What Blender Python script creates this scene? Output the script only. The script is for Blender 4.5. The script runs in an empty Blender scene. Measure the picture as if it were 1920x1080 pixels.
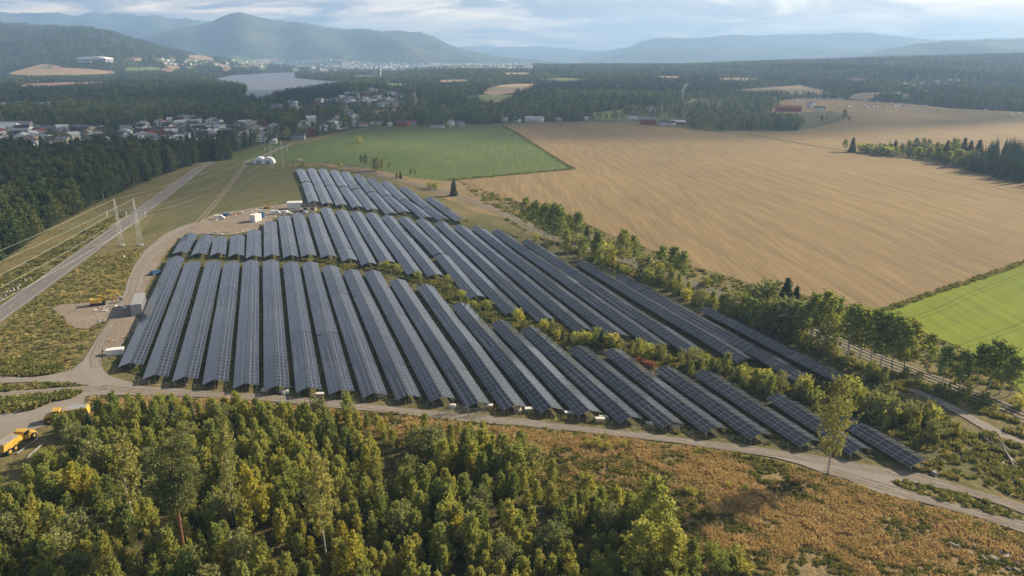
import bpy, bmesh, math, random
import numpy as np
from mathutils import Vector, Matrix, noise
R = math.radians
rnd = random.Random(7)
rng = np.random.default_rng(7)
scene = bpy.context.scene
COL = scene.collection

# ------------------------------------------------------------------ camera, sky, sun
F, CAMH = 1353.0, 77.4
PITCH = math.atan(435.0 / F)
cam_d = bpy.data.cameras.new('camera'); cam = bpy.data.objects.new('camera', cam_d); COL.objects.link(cam)
cam_d.sensor_width = 36; cam_d.lens = 36 * F / 1920; cam_d.clip_end = 60000; cam_d.clip_start = 1
cam.location = (0, 0, CAMH); cam.rotation_euler = (math.pi / 2 - PITCH, 0, 0)
scene.camera = cam
SUN_AZ, SUN_EL = R(62), R(28)          # azimuth clockwise from +Y
S = Vector((math.sin(SUN_AZ) * math.cos(SUN_EL), math.cos(SUN_AZ) * math.cos(SUN_EL), math.sin(SUN_EL)))
sl = bpy.data.lights.new('sun', 'SUN'); sun = bpy.data.objects.new('sun', sl); COL.objects.link(sun)
sl.energy = 5.0; sl.angle = R(1.3); sl.color = (1.0, 0.83, 0.62)
sun.rotation_euler = S.to_track_quat('Z', 'Y').to_euler(); sun.location = (0, 0, 900)
scene.view_settings.view_transform = 'Standard'; scene.view_settings.look = 'None'
scene.view_settings.exposure = 1.0; scene.view_settings.gamma = 1
scene.cycles.max_bounces = 6; scene.cycles.transparent_max_bounces = 12; scene.cycles.volume_bounces = 1
scene.cycles.use_adaptive_sampling = False


def build_world():
    w = bpy.data.worlds.new('World'); scene.world = w; w.use_nodes = True
    nt = w.node_tree; nt.nodes.clear(); N = nt.nodes.new; L = nt.links.new
    out = N('ShaderNodeOutputWorld'); bg = N('ShaderNodeBackground')
    sky = N('ShaderNodeTexSky'); sky.sky_type = 'NISHITA'; sky.sun_disc = False
    sky.sun_elevation = SUN_EL; sky.sun_rotation = SUN_AZ; sky.air_density = 1.2; sky.dust_density = 1.5
    bg.inputs[1].default_value = 0.06
    tc = N('ShaderNodeTexCoord'); sep = N('ShaderNodeSeparateXYZ'); L(tc.outputs['Generated'], sep.inputs[0])

    def m(op, a, b=None, clamp=False):
        n = N('ShaderNodeMath'); n.operation = op; n.use_clamp = clamp
        for i, v in enumerate((a, b)):
            if v is None: continue
            if isinstance(v, (int, float)): n.inputs[i].default_value = v
            else: L(v, n.inputs[i])
        return n.outputs[0]
    zz = m('ADD', m('MAXIMUM', sep.outputs[2], 0.0), 0.10)
    cx = N('ShaderNodeCombineXYZ'); L(m('DIVIDE', sep.outputs[0], zz), cx.inputs[0]); L(m('DIVIDE', sep.outputs[1], zz), cx.inputs[1])

    def nz(scale, detail, rough, dist, off):
        mp = N('ShaderNodeMapping'); mp.inputs['Location'].default_value = off; L(cx.outputs[0], mp.inputs[0])
        n = N('ShaderNodeTexNoise'); n.inputs['Scale'].default_value = scale; n.inputs['Detail'].default_value = detail
        n.inputs['Roughness'].default_value = rough; n.inputs['Distortion'].default_value = dist; L(mp.outputs[0], n.inputs[0]); return n.outputs[0]

    def ramp(v, st):
        r = N('ShaderNodeValToRGB'); e = r.color_ramp.elements
        while len(e) < len(st): e.new(0.5)
        for x, (p, c) in zip(e, st): x.position = p; x.color = (*c, 1) if len(c) == 3 else c
        L(v, r.inputs[0]); return r.outputs[0]

    def mix(f, a, b):
        n = N('ShaderNodeMix'); n.data_type = 'RGBA'; L(f, n.inputs[0])
        for v, i in ((a, 6), (b, 7)):
            if isinstance(v, tuple): n.inputs[i].default_value = (*v, 1)
            else: L(v, n.inputs[i])
        return n.outputs[2]
    # direction towards the sun side of the sky
    dv = N('ShaderNodeVectorMath'); dv.operation = 'DOT_PRODUCT'; L(tc.outputs['Generated'], dv.inputs[0]); dv.inputs[1].default_value = S
    toward = m('MULTIPLY', m('ADD', dv.outputs['Value'], 0.0), 1.0)
    glow = m('POWER', m('MAXIMUM', toward, 0.0), 3.0)
    gl2 = ramp(sep.outputs[2], [(0.08, (1, 1, 1)), (0.28, (0.12, 0.12, 0.12))]); glow = m('MULTIPLY', glow, gl2)
    big = nz(0.30, 4, 0.5, 0.4, (3.1, 1.7, 0)); fine = nz(1.0, 9, 0.62, 0.9, (7.7, 0.4, 2))
    nn = m('ADD', m('MULTIPLY', big, 0.55), m('MULTIPLY', fine, 0.45))
    # low band near the horizon and the sun side open up
    low = ramp(sep.outputs[2], [(0.0, (1, 1, 1)), (0.035, (0.75, 0.75, 0.75)), (0.09, (0, 0, 0))])
    nn2 = m('SUBTRACT', nn, m('ADD', m('MULTIPLY', glow, 0.16), m('MULTIPLY', low, 0.035)))
    mask = ramp(nn2, [(0.38, (0, 0, 0)), (0.50, (1, 1, 1))])
    body = ramp(fine, [(0.40, (10.6, 10.0, 10.4)), (0.56, (4.8, 4.9, 5.8))])
    warm = ramp(fine, [(0.38, (31, 24, 16)), (0.5, (25, 18, 12)), (0.62, (14, 12, 11.5))])
    skb = N('ShaderNodeMix'); skb.data_type = 'RGBA'; skb.blend_type = 'MULTIPLY'; skb.inputs[0].default_value = 1; L(sky.outputs[0], skb.inputs[6]); skb.inputs[7].default_value = (0.40, 0.47, 0.60, 1)
    hi = mix(glow, skb.outputs[2], (24, 22, 17))
    n = N('ShaderNodeMix'); n.data_type = 'RGBA'; n.inputs[0].default_value = 0.75; L(hi, n.inputs[6]); L(warm, n.inputs[7])
    high = ramp(sep.outputs[2], [(0.08, (1, 1, 1)), (0.32, (0.92, 0.98, 1.08)), (0.52, (0.06, 0.075, 0.10))])
    body2 = N('ShaderNodeMix'); body2.data_type = 'RGBA'; body2.blend_type = 'MULTIPLY'; body2.inputs[0].default_value = 1; L(body, body2.inputs[6]); L(high, body2.inputs[7])
    open_ = ramp(sep.outputs[2], [(0.12, (0, 0, 0)), (0.45, (0.4, 0.4, 0.4))])
    mask = m('SUBTRACT', mask, open_, True)
    wf = ramp(sep.outputs[2], [(0.08, (0.9, 0.9, 0.9)), (0.18, (0.03, 0.03, 0.03))]); L(wf, n.inputs[0])
    c = mix(mask, n.outputs[2], body2.outputs[2])
    fb = N('ShaderNodeValToRGB'); fb.color_ramp.elements[0].position = .35; fb.color_ramp.elements[1].position = .62; fb.color_ramp.elements[0].color = (1, 1, 1, 1); fb.color_ramp.elements[1].color = (.45, .45, .45, 1); L(fine, fb.inputs[0])
    c = mix(m('MULTIPLY', m('MULTIPLY', glow, fb.outputs[0]), 1.5, True), c, (25, 22, 15.5))
    L(c, bg.inputs[0]); L(bg.outputs[0], out.inputs[0])
build_world()

# ------------------------------------------------------------------ terrain
K = F / math.cos(PITCH)


def yslope(y):
    Yp = 540 - y
    return (-F * math.sin(PITCH) + Yp * math.cos(PITCH)) / (F * math.cos(PITCH) + Yp * math.sin(PITCH))


# skyline of each range: (distance, depth in front, depth behind, [(bearing column, height row)])
RIDGES = [
    (11500, 2500, 2500, [(-900, 40), (-400, 30), (0, 26), (60, 25), (130, 28), (150, 30), (185, 26), (230, 26), (290, 30), (335, 35), (360, 36), (400, 41), (440, 50), (520, 104), (560, 140)]),
    (8500, 2500, 2500, [(120, 140), (200, 90), (300, 62), (400, 44), (425, 36), (450, 31), (470, 29), (490, 32), (520, 40), (560, 43), (600, 50), (640, 57), (680, 57), (700, 59), (760, 59), (790, 62), (820, 72), (850, 87), (870, 95), (900, 101), (935, 107), (1000, 112), (1060, 140)]),
    (5600, 2900, 2000, [(-1200, 20), (-500, 36), (0, 43), (60, 46), (133, 50), (200, 60), (280, 80), (340, 96), (400, 106), (470, 116), (560, 132)]),
    (15000, 2000, 1500, [(700, 140), (800, 96), (853, 88), (900, 87), (930, 89), (970, 88), (1020, 87), (1080, 93), (1150, 100), (1200, 140)]),
    (13000, 2000, 1500, [(800, 140), (850, 98), (870, 95), (920, 97), (1000, 99), (1080, 96), (1130, 97), (1180, 92), (1220, 92), (1300, 110), (1350, 140)]),
    (11800, 2500, 2500, [(1080, 140), (1110, 98), (1150, 93), (1180, 88), (1200, 78), (1230, 72), (1250, 71), (1280, 73), (1340, 70), (1375, 66), (1400, 68), (1450, 65), (1520, 65), (1560, 63), (1600, 61), (1640, 64), (1680, 70), (1740, 78), (1850, 73), (2100, 66), (2500, 60)]),
    (9500, 2200, 2000, [(1090, 140), (1180, 98), (1300, 93), (1480, 88), (1600, 92), (1700, 92), (1900, 96), (2400, 96)]),
    (7000, 2200, 2000, [(1560, 130), (1640, 97), (1700, 86), (1760, 78), (1850, 75), (1920, 75), (2400, 60), (3000, 60)]),
    (3600, 1700, 1600, [(740, 139), (830, 128), (960, 127), (1280, 127), (1400, 122), (1500, 118), (1640, 114), (1700, 112), (1800, 109), (1920, 106), (2400, 98), (3000, 90)]),
]
_rc = []
for D, wf, wb, pts in RIDGES:
    us = np.array([p[0] for p in pts], float)
    hs = np.array([max(0.0, CAMH + yslope(p[1]) * D) for p in pts])
    _rc.append((D, wf, wb, us, hs))


def Zr(X, Y):
    """terrain height, arrays or scalars"""
    X = np.asarray(X, float); Y = np.asarray(Y, float)
    Ys = np.maximum(Y, 1.0)
    u = 960 + K * X / Ys * (1)
    Z = np.zeros_like(u)
    for i, (D, wf, wb, us, hs) in enumerate(_rc):
        hc = np.interp(u, us, hs) * (1 + 0 * u)
        t = np.where(Y < D, (Y - D) / wf, (Y - D) / wb)
        sh = np.clip(1 - t * t, 0, 1) ** 1.3 if D > 5000 else np.clip(np.cos(np.clip(t, -1, 1) * math.pi / 2), 0, 1) ** 1.5
        rel = 1 + (1 - sh) * (0.35 if i == 2 else 0.8) * (np.sin(X * 0.0031 + i) * np.sin(Y * 0.0017 + X * 0.0013 + 2 * i) + 0.5 * np.sin(X * 0.0093 + 3 * i + Y * 0.004))
        jag = 1 + 0.012 * np.sin(u * 0.11 + i) + 0.008 * np.sin(u * 0.37 + 2 * i) + 0.004 * np.sin(u * 1.1)
        Z = np.maximum(Z, hc * sh * rel * (jag if D > 5000 else 1))
    return np.where(Y < 1500, 0.0, Z)


def z_at(x, y): return float(Zr(x, y)) if y > 1500 else 0.0


def P(px, py, z=None):
    """the ground point seen in that direction (z given: the point at that height)"""
    Yp = 540 - py
    r = (px - 960, F * math.cos(PITCH) + Yp * math.sin(PITCH), -F * math.sin(PITCH) + Yp * math.cos(PITCH))
    if z is not None:
        t = (z - CAMH) / r[2]; return Vector((r[0] * t, r[1] * t, z))
    t0 = -CAMH / r[2] if r[2] < 0 else 1e9
    if r[2] < 0 and r[1] * t0 < 1500: return Vector((r[0] * t0, r[1] * t0, 0))
    Ys = np.arange(1450, 15900, 10.0); ts = Ys / r[1]
    zz = CAMH + r[2] * ts; g = Zr(r[0] * ts, Ys)
    k = np.argmax(zz < g)
    if zz[k] >= g[k]: k = len(Ys) - 1
    return Vector((r[0] * ts[k], Ys[k], float(g[k])))


def proj(x, y, z):
    z -= CAMH; d = y * math.cos(PITCH) - z * math.sin(PITCH); u = y * math.sin(PITCH) + z * math.cos(PITCH)
    return 960 + F * x / d, 540 - F * u / d


def PP(pts): return [P(*p) for p in pts]


def px_height(bx, by, ty):
    """height of an upright thing standing at (bx, by) whose top shows at row ty"""
    b = P(bx, by); q = yslope(ty); return b, max(0.5, CAMH + q * b.y - b.z)


# ------------------------------------------------------------------ helpers
def tag(o, label=None, cat=None, group=None, kind=None):
    if label: o['label'] = label
    if cat: o['category'] = cat
    if group: o['group'] = group
    if kind: o['kind'] = kind
    return o


def link(name, me, parent=None, loc=None):
    o = bpy.data.objects.new(name, me); COL.objects.link(o)
    if parent: o.parent = parent
    if loc is not None: o.location = loc
    return o


def empty(name, loc=(0, 0, 0), rz=0.0, s=1.0):
    o = bpy.data.objects.new(name, None); COL.objects.link(o); o.empty_display_size = 0.5
    o.location = loc; o.rotation_euler = (0, 0, rz); o.scale = (s, s, s); return o


def copy_tree(o, parent=None):
    c = o.copy(); COL.objects.link(c); c.parent = parent
    for ch in KIDS.get(o.name, []): copy_tree(ch, c)
    return c
KIDS = {}
def kid(parent, ch): KIDS.setdefault(parent.name, []).append(ch); return ch


class MB:
    """collects shapes of one mesh"""
    def __init__(s): s.v = []; s.f = []; s.m = []; s.uv = None

    def add(s, vs, fs, mi=0):
        n = len(s.v); s.v += [tuple(v) for v in vs]; s.f += [tuple(i + n for i in f) for f in fs]; s.m += [mi] * len(fs); return s

    def box(s, c, size, rz=0.0, mi=0, taper=1.0, M=None):
        x, y, z = [k / 2 for k in size]; vs = []
        for dz in (-z, z):
            k = taper if dz > 0 else 1
            for dx, dy in ((-x, -y), (x, -y), (x, y), (-x, y)):
                a, b = dx * k, dy * k
                vs.append(Vector((c[0] + a * math.cos(rz) - b * math.sin(rz), c[1] + a * math.sin(rz) + b * math.cos(rz), c[2] + dz)))
        if M: vs = [M @ v for v in vs]
        return s.add(vs, [(3, 2, 1, 0), (4, 5, 6, 7), (0, 1, 5, 4), (1, 2, 6, 5), (2, 3, 7, 6), (3, 0, 4, 7)], mi)

    def tube(s, a, b, r1, r2=None, n=6, mi=0, cap=True):
        a = Vector(a); b = Vector(b); r2 = r1 if r2 is None else r2
        d = (b - a).normalized(); u = d.orthogonal().normalized(); w = d.cross(u)
        vs = [a + (u * math.cos(t) + w * math.sin(t)) * r1 for t in [2 * math.pi * i / n for i in range(n)]] + \
             [b + (u * math.cos(t) + w * math.sin(t)) * r2 for t in [2 * math.pi * i / n for i in range(n)]]
        fs = [(i, (i + 1) % n, n + (i + 1) % n, n + i) for i in range(n)]
        if cap: fs += [tuple(range(n))[::-1], tuple(range(n, 2 * n))]
        return s.add(vs, fs, mi)

    def prism(s, prof, y0, y1, axis='y', mi=0):
        n = len(prof)
        vs = [(p[0], y0, p[1]) for p in prof] + [(p[0], y1, p[1]) for p in prof]
        if axis == 'x': vs = [(v[1], v[0], v[2]) for v in vs]
        fs = [(i, (i + 1) % n, n + (i + 1) % n, n + i) for i in range(n)] + [tuple(range(n))[::-1], tuple(range(n, 2 * n))]
        return s.add(vs, fs, mi)

    def mesh(s, name, mats):
        me = bpy.data.meshes.new(name); me.from_pydata([tuple(v) for v in s.v], [], s.f)
        for m in (mats if isinstance(mats, (list, tuple)) else [mats]): me.materials.append(m)
        if any(s.m): me.polygons.foreach_set('material_index', s.m)
        me.update(); return me

    def obj(s, name, mats, parent=None, loc=None):
        o = link(name, s.mesh(name, mats), parent, loc)
        if parent: kid(parent, o)
        return o


def smooth(o):
    me = o if isinstance(o, bpy.types.Mesh) else o.data
    me.polygons.foreach_set('use_smooth', [True] * len(me.polygons)); return o


# ------------------------------------------------------------------ materials
def mat_base(name):
    m = bpy.data.materials.new(name); m.use_nodes = True
    nt = m.node_tree; return m, nt, nt.nodes['Principled BSDF']


def simple(name, col, rough=0.7, metal=0.0, spec=0.3, var=0.0):
    m, nt, b = mat_base(name)
    b.inputs['Base Color'].default_value = (*col, 1); b.inputs['Roughness'].default_value = rough
    b.inputs['Metallic'].default_value = metal; b.inputs['Specular IOR Level'].default_value = spec
    if var:
        tc = nt.nodes.new('ShaderNodeTexCoord'); n = nt.nodes.new('ShaderNodeTexNoise'); n.inputs['Scale'].default_value = 1.7; n.inputs['Detail'].default_value = 6
        r = nt.nodes.new('ShaderNodeValToRGB'); r.color_ramp.elements[0].position = 0.3; r.color_ramp.elements[1].position = 0.7
        r.color_ramp.elements[0].color = (*[c * (1 - var) for c in col], 1); r.color_ramp.elements[1].color = (*[min(1, c * (1 + var * .6)) for c in col], 1)
        nt.links.new(tc.outputs['Object'], n.inputs[0]); nt.links.new(n.outputs[0], r.inputs[0]); nt.links.new(r.outputs[0], b.inputs['Base Color'])
    return m


def ground_mat(name, layers, rough=0.95, bump=0.0, bscale=1.0, rot=0.0, stretch=(1, 1, 1), island=None):
    """layers: list of (noise scale, detail, [(pos, colour)...], factor) mixed one over the other"""
    m, nt, b = mat_base(name); N = nt.nodes.new; L = nt.links.new
    tc = N('ShaderNodeTexCoord'); mp = N('ShaderNodeMapping'); mp.inputs['Rotation'].default_value = (0, 0, rot); mp.inputs['Scale'].default_value = stretch
    L(tc.outputs['Object'], mp.inputs[0]); prev = None
    for i, lay in enumerate(layers):
        sc, det, cols, fac = lay[:4]; raw = len(lay) > 4 and lay[4] == 'raw'
        n = N('ShaderNodeTexNoise'); n.inputs['Scale'].default_value = sc; n.inputs['Detail'].default_value = det; n.inputs['Roughness'].default_value = 0.6
        L((tc.outputs['Object'] if raw else mp.outputs[0]), n.inputs[0])
        r = N('ShaderNodeValToRGB'); e = r.color_ramp.elements
        while len(e) < len(cols): e.new(0.5)
        for x, (p, c) in zip(e, cols): x.position = p; x.color = (*c, 1)
        L(n.outputs[0], r.inputs[0])
        if prev is None: prev = r.outputs[0]
        else:
            mx = N('ShaderNodeMix'); mx.data_type = 'RGBA'; mx.inputs[0].default_value = fac
            L(prev, mx.inputs[6]); L(r.outputs[0], mx.inputs[7]); prev = mx.outputs[2]
    L(prev, b.inputs['Base Color']); b.inputs['Roughness'].default_value = rough; b.inputs['Specular IOR Level'].default_value = 0.12
    if bump:
        n = N('ShaderNodeTexNoise'); n.inputs['Scale'].default_value = bscale; n.inputs['Detail'].default_value = 8; L(tc.outputs['Object'], n.inputs[0])
        bp = N('ShaderNodeBump'); bp.inputs['Strength'].default_value = 1; bp.inputs['Distance'].default_value = bump
        L(n.outputs[0], bp.inputs['Height']); L(bp.outputs[0], b.inputs['Normal'])
    return m


def leaf_mat(name, stops, trans=0.35, isl=0.35, tcol=1.25):
    """leaf colour varies from tree to tree (object random) and from leaf spray to leaf spray (island random)"""
    m = bpy.data.materials.new(name); m.use_nodes = True; nt = m.node_tree; nt.nodes.clear(); N = nt.nodes.new; L = nt.links.new
    oi = N('ShaderNodeObjectInfo'); r = N('ShaderNodeValToRGB'); e = r.color_ramp.elements
    while len(e) < len(stops): e.new(0.5)
    for x, (p, c) in zip(e, stops): x.position = p; x.color = (*c, 1)
    L(oi.outputs['Random'], r.inputs[0])
    g = N('ShaderNodeNewGeometry'); mr = N('ShaderNodeMapRange'); mr.inputs[3].default_value = 1 - isl; mr.inputs[4].default_value = 1 + isl
    L(g.outputs['Random Per Island'], mr.inputs[0])
    hs = N('ShaderNodeHueSaturation'); L(mr.outputs[0], hs.inputs['Value']); L(r.outputs[0], hs.inputs['Color'])
    mh = N('ShaderNodeMapRange'); mh.inputs[3].default_value = 0.493; mh.inputs[4].default_value = 0.510
    mu = N('ShaderNodeMath'); mu.operation = 'FRACT'; m7 = N('ShaderNodeMath'); m7.operation = 'MULTIPLY'; m7.inputs[1].default_value = 7.3
    L(g.outputs['Random Per Island'], m7.inputs[0]); L(m7.outputs[0], mu.inputs[0]); L(mu.outputs[0], mh.inputs[0]); L(mh.outputs[0], hs.inputs['Hue'])
    d = N('ShaderNodeBsdfDiffuse'); t = N('ShaderNodeBsdfTranslucent'); mx = N('ShaderNodeMixShader'); mx.inputs[0].default_value = trans
    tm = N('ShaderNodeMix'); tm.data_type = 'RGBA'; tm.blend_type = 'MULTIPLY'; tm.inputs[0].default_value = 1; tm.inputs[7].default_value = (tcol * 1.05, tcol, tcol * 0.6, 1)
    L(hs.outputs[0], tm.inputs[6]); L(hs.outputs[0], d.inputs[0]); L(tm.outputs[2], t.inputs[0])
    L(d.outputs[0], mx.inputs[1]); L(t.outputs[0], mx.inputs[2]); o = N('ShaderNodeOutputMaterial'); L(mx.outputs[0], o.inputs[0])
    return m


def panel_mat():
    m, nt, b = mat_base('solar_glass'); N = nt.nodes.new; L = nt.links.new
    uv = N('ShaderNodeUVMap'); uv.uv_map = 'UVMap'; sp = N('ShaderNodeSeparateXYZ'); L(uv.outputs[0], sp.inputs[0])

    def mt(op, a, b2):
        n = N('ShaderNodeMath'); n.operation = op
        for i, v in enumerate((a, b2)):
            if isinstance(v, (int, float)): n.inputs[i].default_value = v
            else: L(v, n.inputs[i])
        return n.outputs[0]

    def line(src, period, w):       # 1 on a band of width w round each multiple of the period
        fr = mt('FRACT', mt('DIVIDE', src, period), 0); d = mt('ABSOLUTE', mt('SUBTRACT', fr, 0.5), 0)
        return mt('GREATER_THAN', d, 0.5 - w / period / 2)
    fx = line(sp.outputs[0], 1.05, 0.07); fy = line(sp.outputs[1], 2.2, 0.08); fh = line(sp.outputs[1], 1.1, 0.03)
    fr = mt('MAXIMUM', fx, fy)
    cell = mt('MAXIMUM', line(sp.outputs[0], 0.175, 0.008), mt('MAXIMUM', line(sp.outputs[1], 0.092, 0.004), fh))
    # each module is its own shade of blue
    wn = N('ShaderNodeTexWhiteNoise'); wn.noise_dimensions = '2D'
    cv = N('ShaderNodeCombineXYZ'); L(mt('FLOOR', mt('DIVIDE', sp.outputs[0], 1.05), 0), cv.inputs[0]); L(mt('FLOOR', mt('DIVIDE', sp.outputs[1], 2.2), 0), cv.inputs[1]); L(cv.outputs[0], wn.inputs[0])
    r = N('ShaderNodeValToRGB'); r.color_ramp.elements[0].color = (0.006, 0.010, 0.019, 1); r.color_ramp.elements[1].color = (0.012, 0.017, 0.028, 1); L(wn.outputs[0], r.inputs[0])
    c1 = N('ShaderNodeMix'); c1.data_type = 'RGBA'; L(mt('MULTIPLY', cell, 0.55), c1.inputs[0]); L(r.outputs[0], c1.inputs[6]); c1.inputs[7].default_value = (0.022, 0.028, 0.042, 1)
    c2 = N('ShaderNodeMix'); c2.data_type = 'RGBA'; L(fr, c2.inputs[0]); L(c1.outputs[2], c2.inputs[6]); c2.inputs[7].default_value = (0.21, 0.23, 0.26, 1)
    L(c2.outputs[2], b.inputs['Base Color'])
    rr = N('ShaderNodeMapRange'); rr.inputs[3].default_value = 0.17; rr.inputs[4].default_value = 0.5; L(fr, rr.inputs[0]); L(rr.outputs[0], b.inputs['Roughness'])
    b.inputs['IOR'].default_value = 1.58; b.inputs['Specular IOR Level'].default_value = 0.72
    return m


M = {}
M['glass'] = panel_mat()
M['alu'] = simple('galvanised_steel', (0.42, 0.43, 0.44), 0.45, 0.7)
M['steel'] = simple('dull_steel', (0.42, 0.43, 0.43), 0.6)
M['wire'] = simple('sunlit_cable', (0.62, 0.62, 0.58), 0.5)  # pale colour carries the brightness of sunlight on the wires
M['white'] = simple('white_paint', (0.72, 0.72, 0.70), 0.6, var=0.06)
M['grey'] = simple('grey_paint', (0.30, 0.31, 0.32), 0.7, var=0.1)
M['black'] = simple('black_rubber', (0.02, 0.02, 0.02), 0.8)
M['window'] = simple('window_glass', (0.02, 0.025, 0.03), 0.15)
M['yellow'] = simple('yellow_paint', (0.56, 0.36, 0.06), 0.5, var=0.3)
M['redpaint'] = simple('red_paint', (0.33, 0.05, 0.035), 0.6, var=0.1)
M['blue'] = simple('blue_paint', (0.03, 0.10, 0.22), 0.5, var=0.1)
M['wood'] = simple('pale_wood', (0.50, 0.38, 0.25), 0.8, var=0.15)
M['rust'] = simple('rusty_metal', (0.26, 0.12, 0.06), 0.8, var=0.3)
M['stone'] = simple('pale_stone', (0.32, 0.30, 0.27), 0.9, var=0.25)
M['bag'] = simple('white_sack', (0.68, 0.66, 0.62), 0.85, var=0.15)
M['film'] = simple('white_film', (0.78, 0.79, 0.80), 0.4)
M['bark'] = simple('grey_bark', (0.10, 0.085, 0.07), 0.9, var=0.3)
M['birchbark'] = ground_mat('birch_bark', [(3, 3, [(0.42, (0.12, 0.11, 0.10)), (0.5, (0.50, 0.48, 0.44))], 1)], stretch=(1, 1, 1.5))
M['pinebark'] = simple('red_pine_bark', (0.22, 0.11, 0.06), 0.9, var=0.35)
M['leaf_young'] = leaf_mat('young_leaves', [(0.0, (0.22, 0.27, 0.09)), (0.35, (0.32, 0.35, 0.11)), (0.7, (0.40, 0.41, 0.125)), (0.97, (0.43, 0.42, 0.115)), (1.0, (0.43, 0.41, 0.10))], 0.48)
M['leaf_yellow'] = leaf_mat('yellow_leaves', [(0.0, (0.34, 0.32, 0.06)), (1.0, (0.40, 0.34, 0.06))])
M['leaf_birch'] = leaf_mat('birch_leaves', [(0.0, (0.28, 0.29, 0.11)), (1.0, (0.34, 0.32, 0.11))], 0.42)
M['leaf_aspen'] = leaf_mat('aspen_leaves', [(0.0, (0.17, 0.23, 0.075)), (0.6, (0.24, 0.29, 0.085)), (1.0, (0.32, 0.33, 0.095))], 0.42)
M['leaf_willow'] = leaf_mat('willow_leaves', [(0.0, (0.20, 0.23, 0.11)), (1.0, (0.30, 0.31, 0.14))], 0.45)
M['needle'] = leaf_mat('spruce_needles', [(0.0, (0.045, 0.078, 0.038)), (1.0, (0.085, 0.115, 0.05))], 0.12, 0.3)
M['needle_pine'] = leaf_mat('pine_needles', [(0.0, (0.13, 0.15, 0.06)), (1.0, (0.15, 0.17, 0.065))], 0.25, 0.35)
M['leaf_far'] = leaf_mat('far_leaves', [(0.0, (0.08, 0.125, 0.055)), (0.5, (0.14, 0.18, 0.075)), (0.85, (0.21, 0.235, 0.09)), (1.0, (0.28, 0.27, 0.10))], 0.25, 0.3)
M['red_bush'] = leaf_mat('red_leaves', [(0.0, (0.36, 0.18, 0.11)), (1.0, (0.40, 0.20, 0.12))])
M['weed'] = leaf_mat('weeds', [(0.0, (0.11, 0.135, 0.045)), (0.5, (0.18, 0.19, 0.06)), (0.8, (0.25, 0.24, 0.085)), (1.0, (0.30, 0.26, 0.11))], 0.3)
M['hay'] = leaf_mat('bleached_grass', [(0.0, (0.34, 0.29, 0.13)), (1.0, (0.48, 0.40, 0.20))], 0.3)
M['straw'] = leaf_mat('dry_grass', [(0.0, (0.41, 0.30, 0.16)), (0.4, (0.54, 0.40, 0.22)), (0.8, (0.64, 0.49, 0.29)), (1.0, (0.38, 0.33, 0.15))], 0.3, 0.2, 1.0)

M['ground'] = ground_mat('rough_grass', [(0.05, 4, [(0.35, (0.085, 0.095, 0.035)), (0.5, (0.15, 0.135, 0.055)), (0.65, (0.22, 0.17, 0.085))], 1), (0.5, 8, [(0.3, (0.06, 0.075, 0.028)), (0.55, (0.17, 0.15, 0.06)), (0.75, (0.26, 0.20, 0.10))], 0.5)], bump=0.5, bscale=0.6)
M['forest_floor'] = ground_mat('forest_floor', [(0.02, 5, [(0.3, (0.035, 0.045, 0.018)), (0.7, (0.075, 0.07, 0.03))], 1)], bump=0.5, bscale=0.3)
M['wood_floor'] = ground_mat('undergrowth', [(0.2, 6, [(0.3, (0.035, 0.045, 0.018)), (0.55, (0.09, 0.08, 0.035)), (0.8, (0.17, 0.13, 0.06))], 1)], bump=0.4, bscale=1)
M['hill'] = ground_mat('wooded_slopes', [(0.0016, 7, [(0.30, (0.030, 0.050, 0.025)), (0.50, (0.055, 0.075, 0.033)), (0.58, (0.19, 0.20, 0.08)), (0.64, (0.07, 0.09, 0.04)), (0.72, (0.26, 0.23, 0.12))], 1), (0.02, 6, [(0.35, (0.018, 0.032, 0.015)), (0.7, (0.12, 0.14, 0.06))], 0.5)], bump=14, bscale=0.03)  # pale ramp stops paint sunlit patches into the slopes
M['asphalt'] = ground_mat('asphalt', [(0.05, 3, [(0.3, (0.155, 0.15, 0.145)), (0.7, (0.195, 0.188, 0.178))], 1), (6, 6, [(0.3, (0.13, 0.125, 0.12)), (0.7, (0.22, 0.21, 0.20))], 0.3)], rough=0.85)
M['gravel'] = ground_mat('gravel', [(0.15, 6, [(0.3, (0.20, 0.18, 0.155)), (0.7, (0.29, 0.265, 0.23))], 1), (3, 8, [(0.3, (0.20, 0.18, 0.15)), (0.7, (0.34, 0.31, 0.27))], 0.4)], bump=0.05, bscale=3)
M['dirt'] = ground_mat('dirt', [(0.15, 7, [(0.3, (0.19, 0.155, 0.115)), (0.55, (0.27, 0.225, 0.175)), (0.75, (0.34, 0.29, 0.23))], 1), (1.2, 8, [(0.3, (0.13, 0.11, 0.085)), (0.7, (0.33, 0.28, 0.22))], 0.4)], bump=0.25, bscale=1)
M['rut'] = ground_mat('packed_dirt', [(0.5, 7, [(0.3, (0.17, 0.145, 0.115)), (0.7, (0.25, 0.215, 0.17))], 1)], bump=0.1, bscale=1)
M['under'] = ground_mat('grass_under_tables', [(0.3, 6, [(0.3, (0.05, 0.065, 0.026)), (0.5, (0.10, 0.11, 0.04)), (0.68, (0.19, 0.145, 0.075))], 1), (2, 8, [(0.3, (0.04, 0.05, 0.02)), (0.7, (0.16, 0.13, 0.07))], 0.4)], bump=0.3, bscale=1)
M['scrub'] = ground_mat('dry_scrub', [(0.06, 6, [(0.33, (0.11, 0.12, 0.05)), (0.47, (0.20, 0.16, 0.08)), (0.6, (0.28, 0.20, 0.10))], 1), (0.6, 8, [(0.3, (0.12, 0.095, 0.045)), (0.7, (0.36, 0.26, 0.13))], 0.5)], bump=0.6, bscale=0.7)


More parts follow.
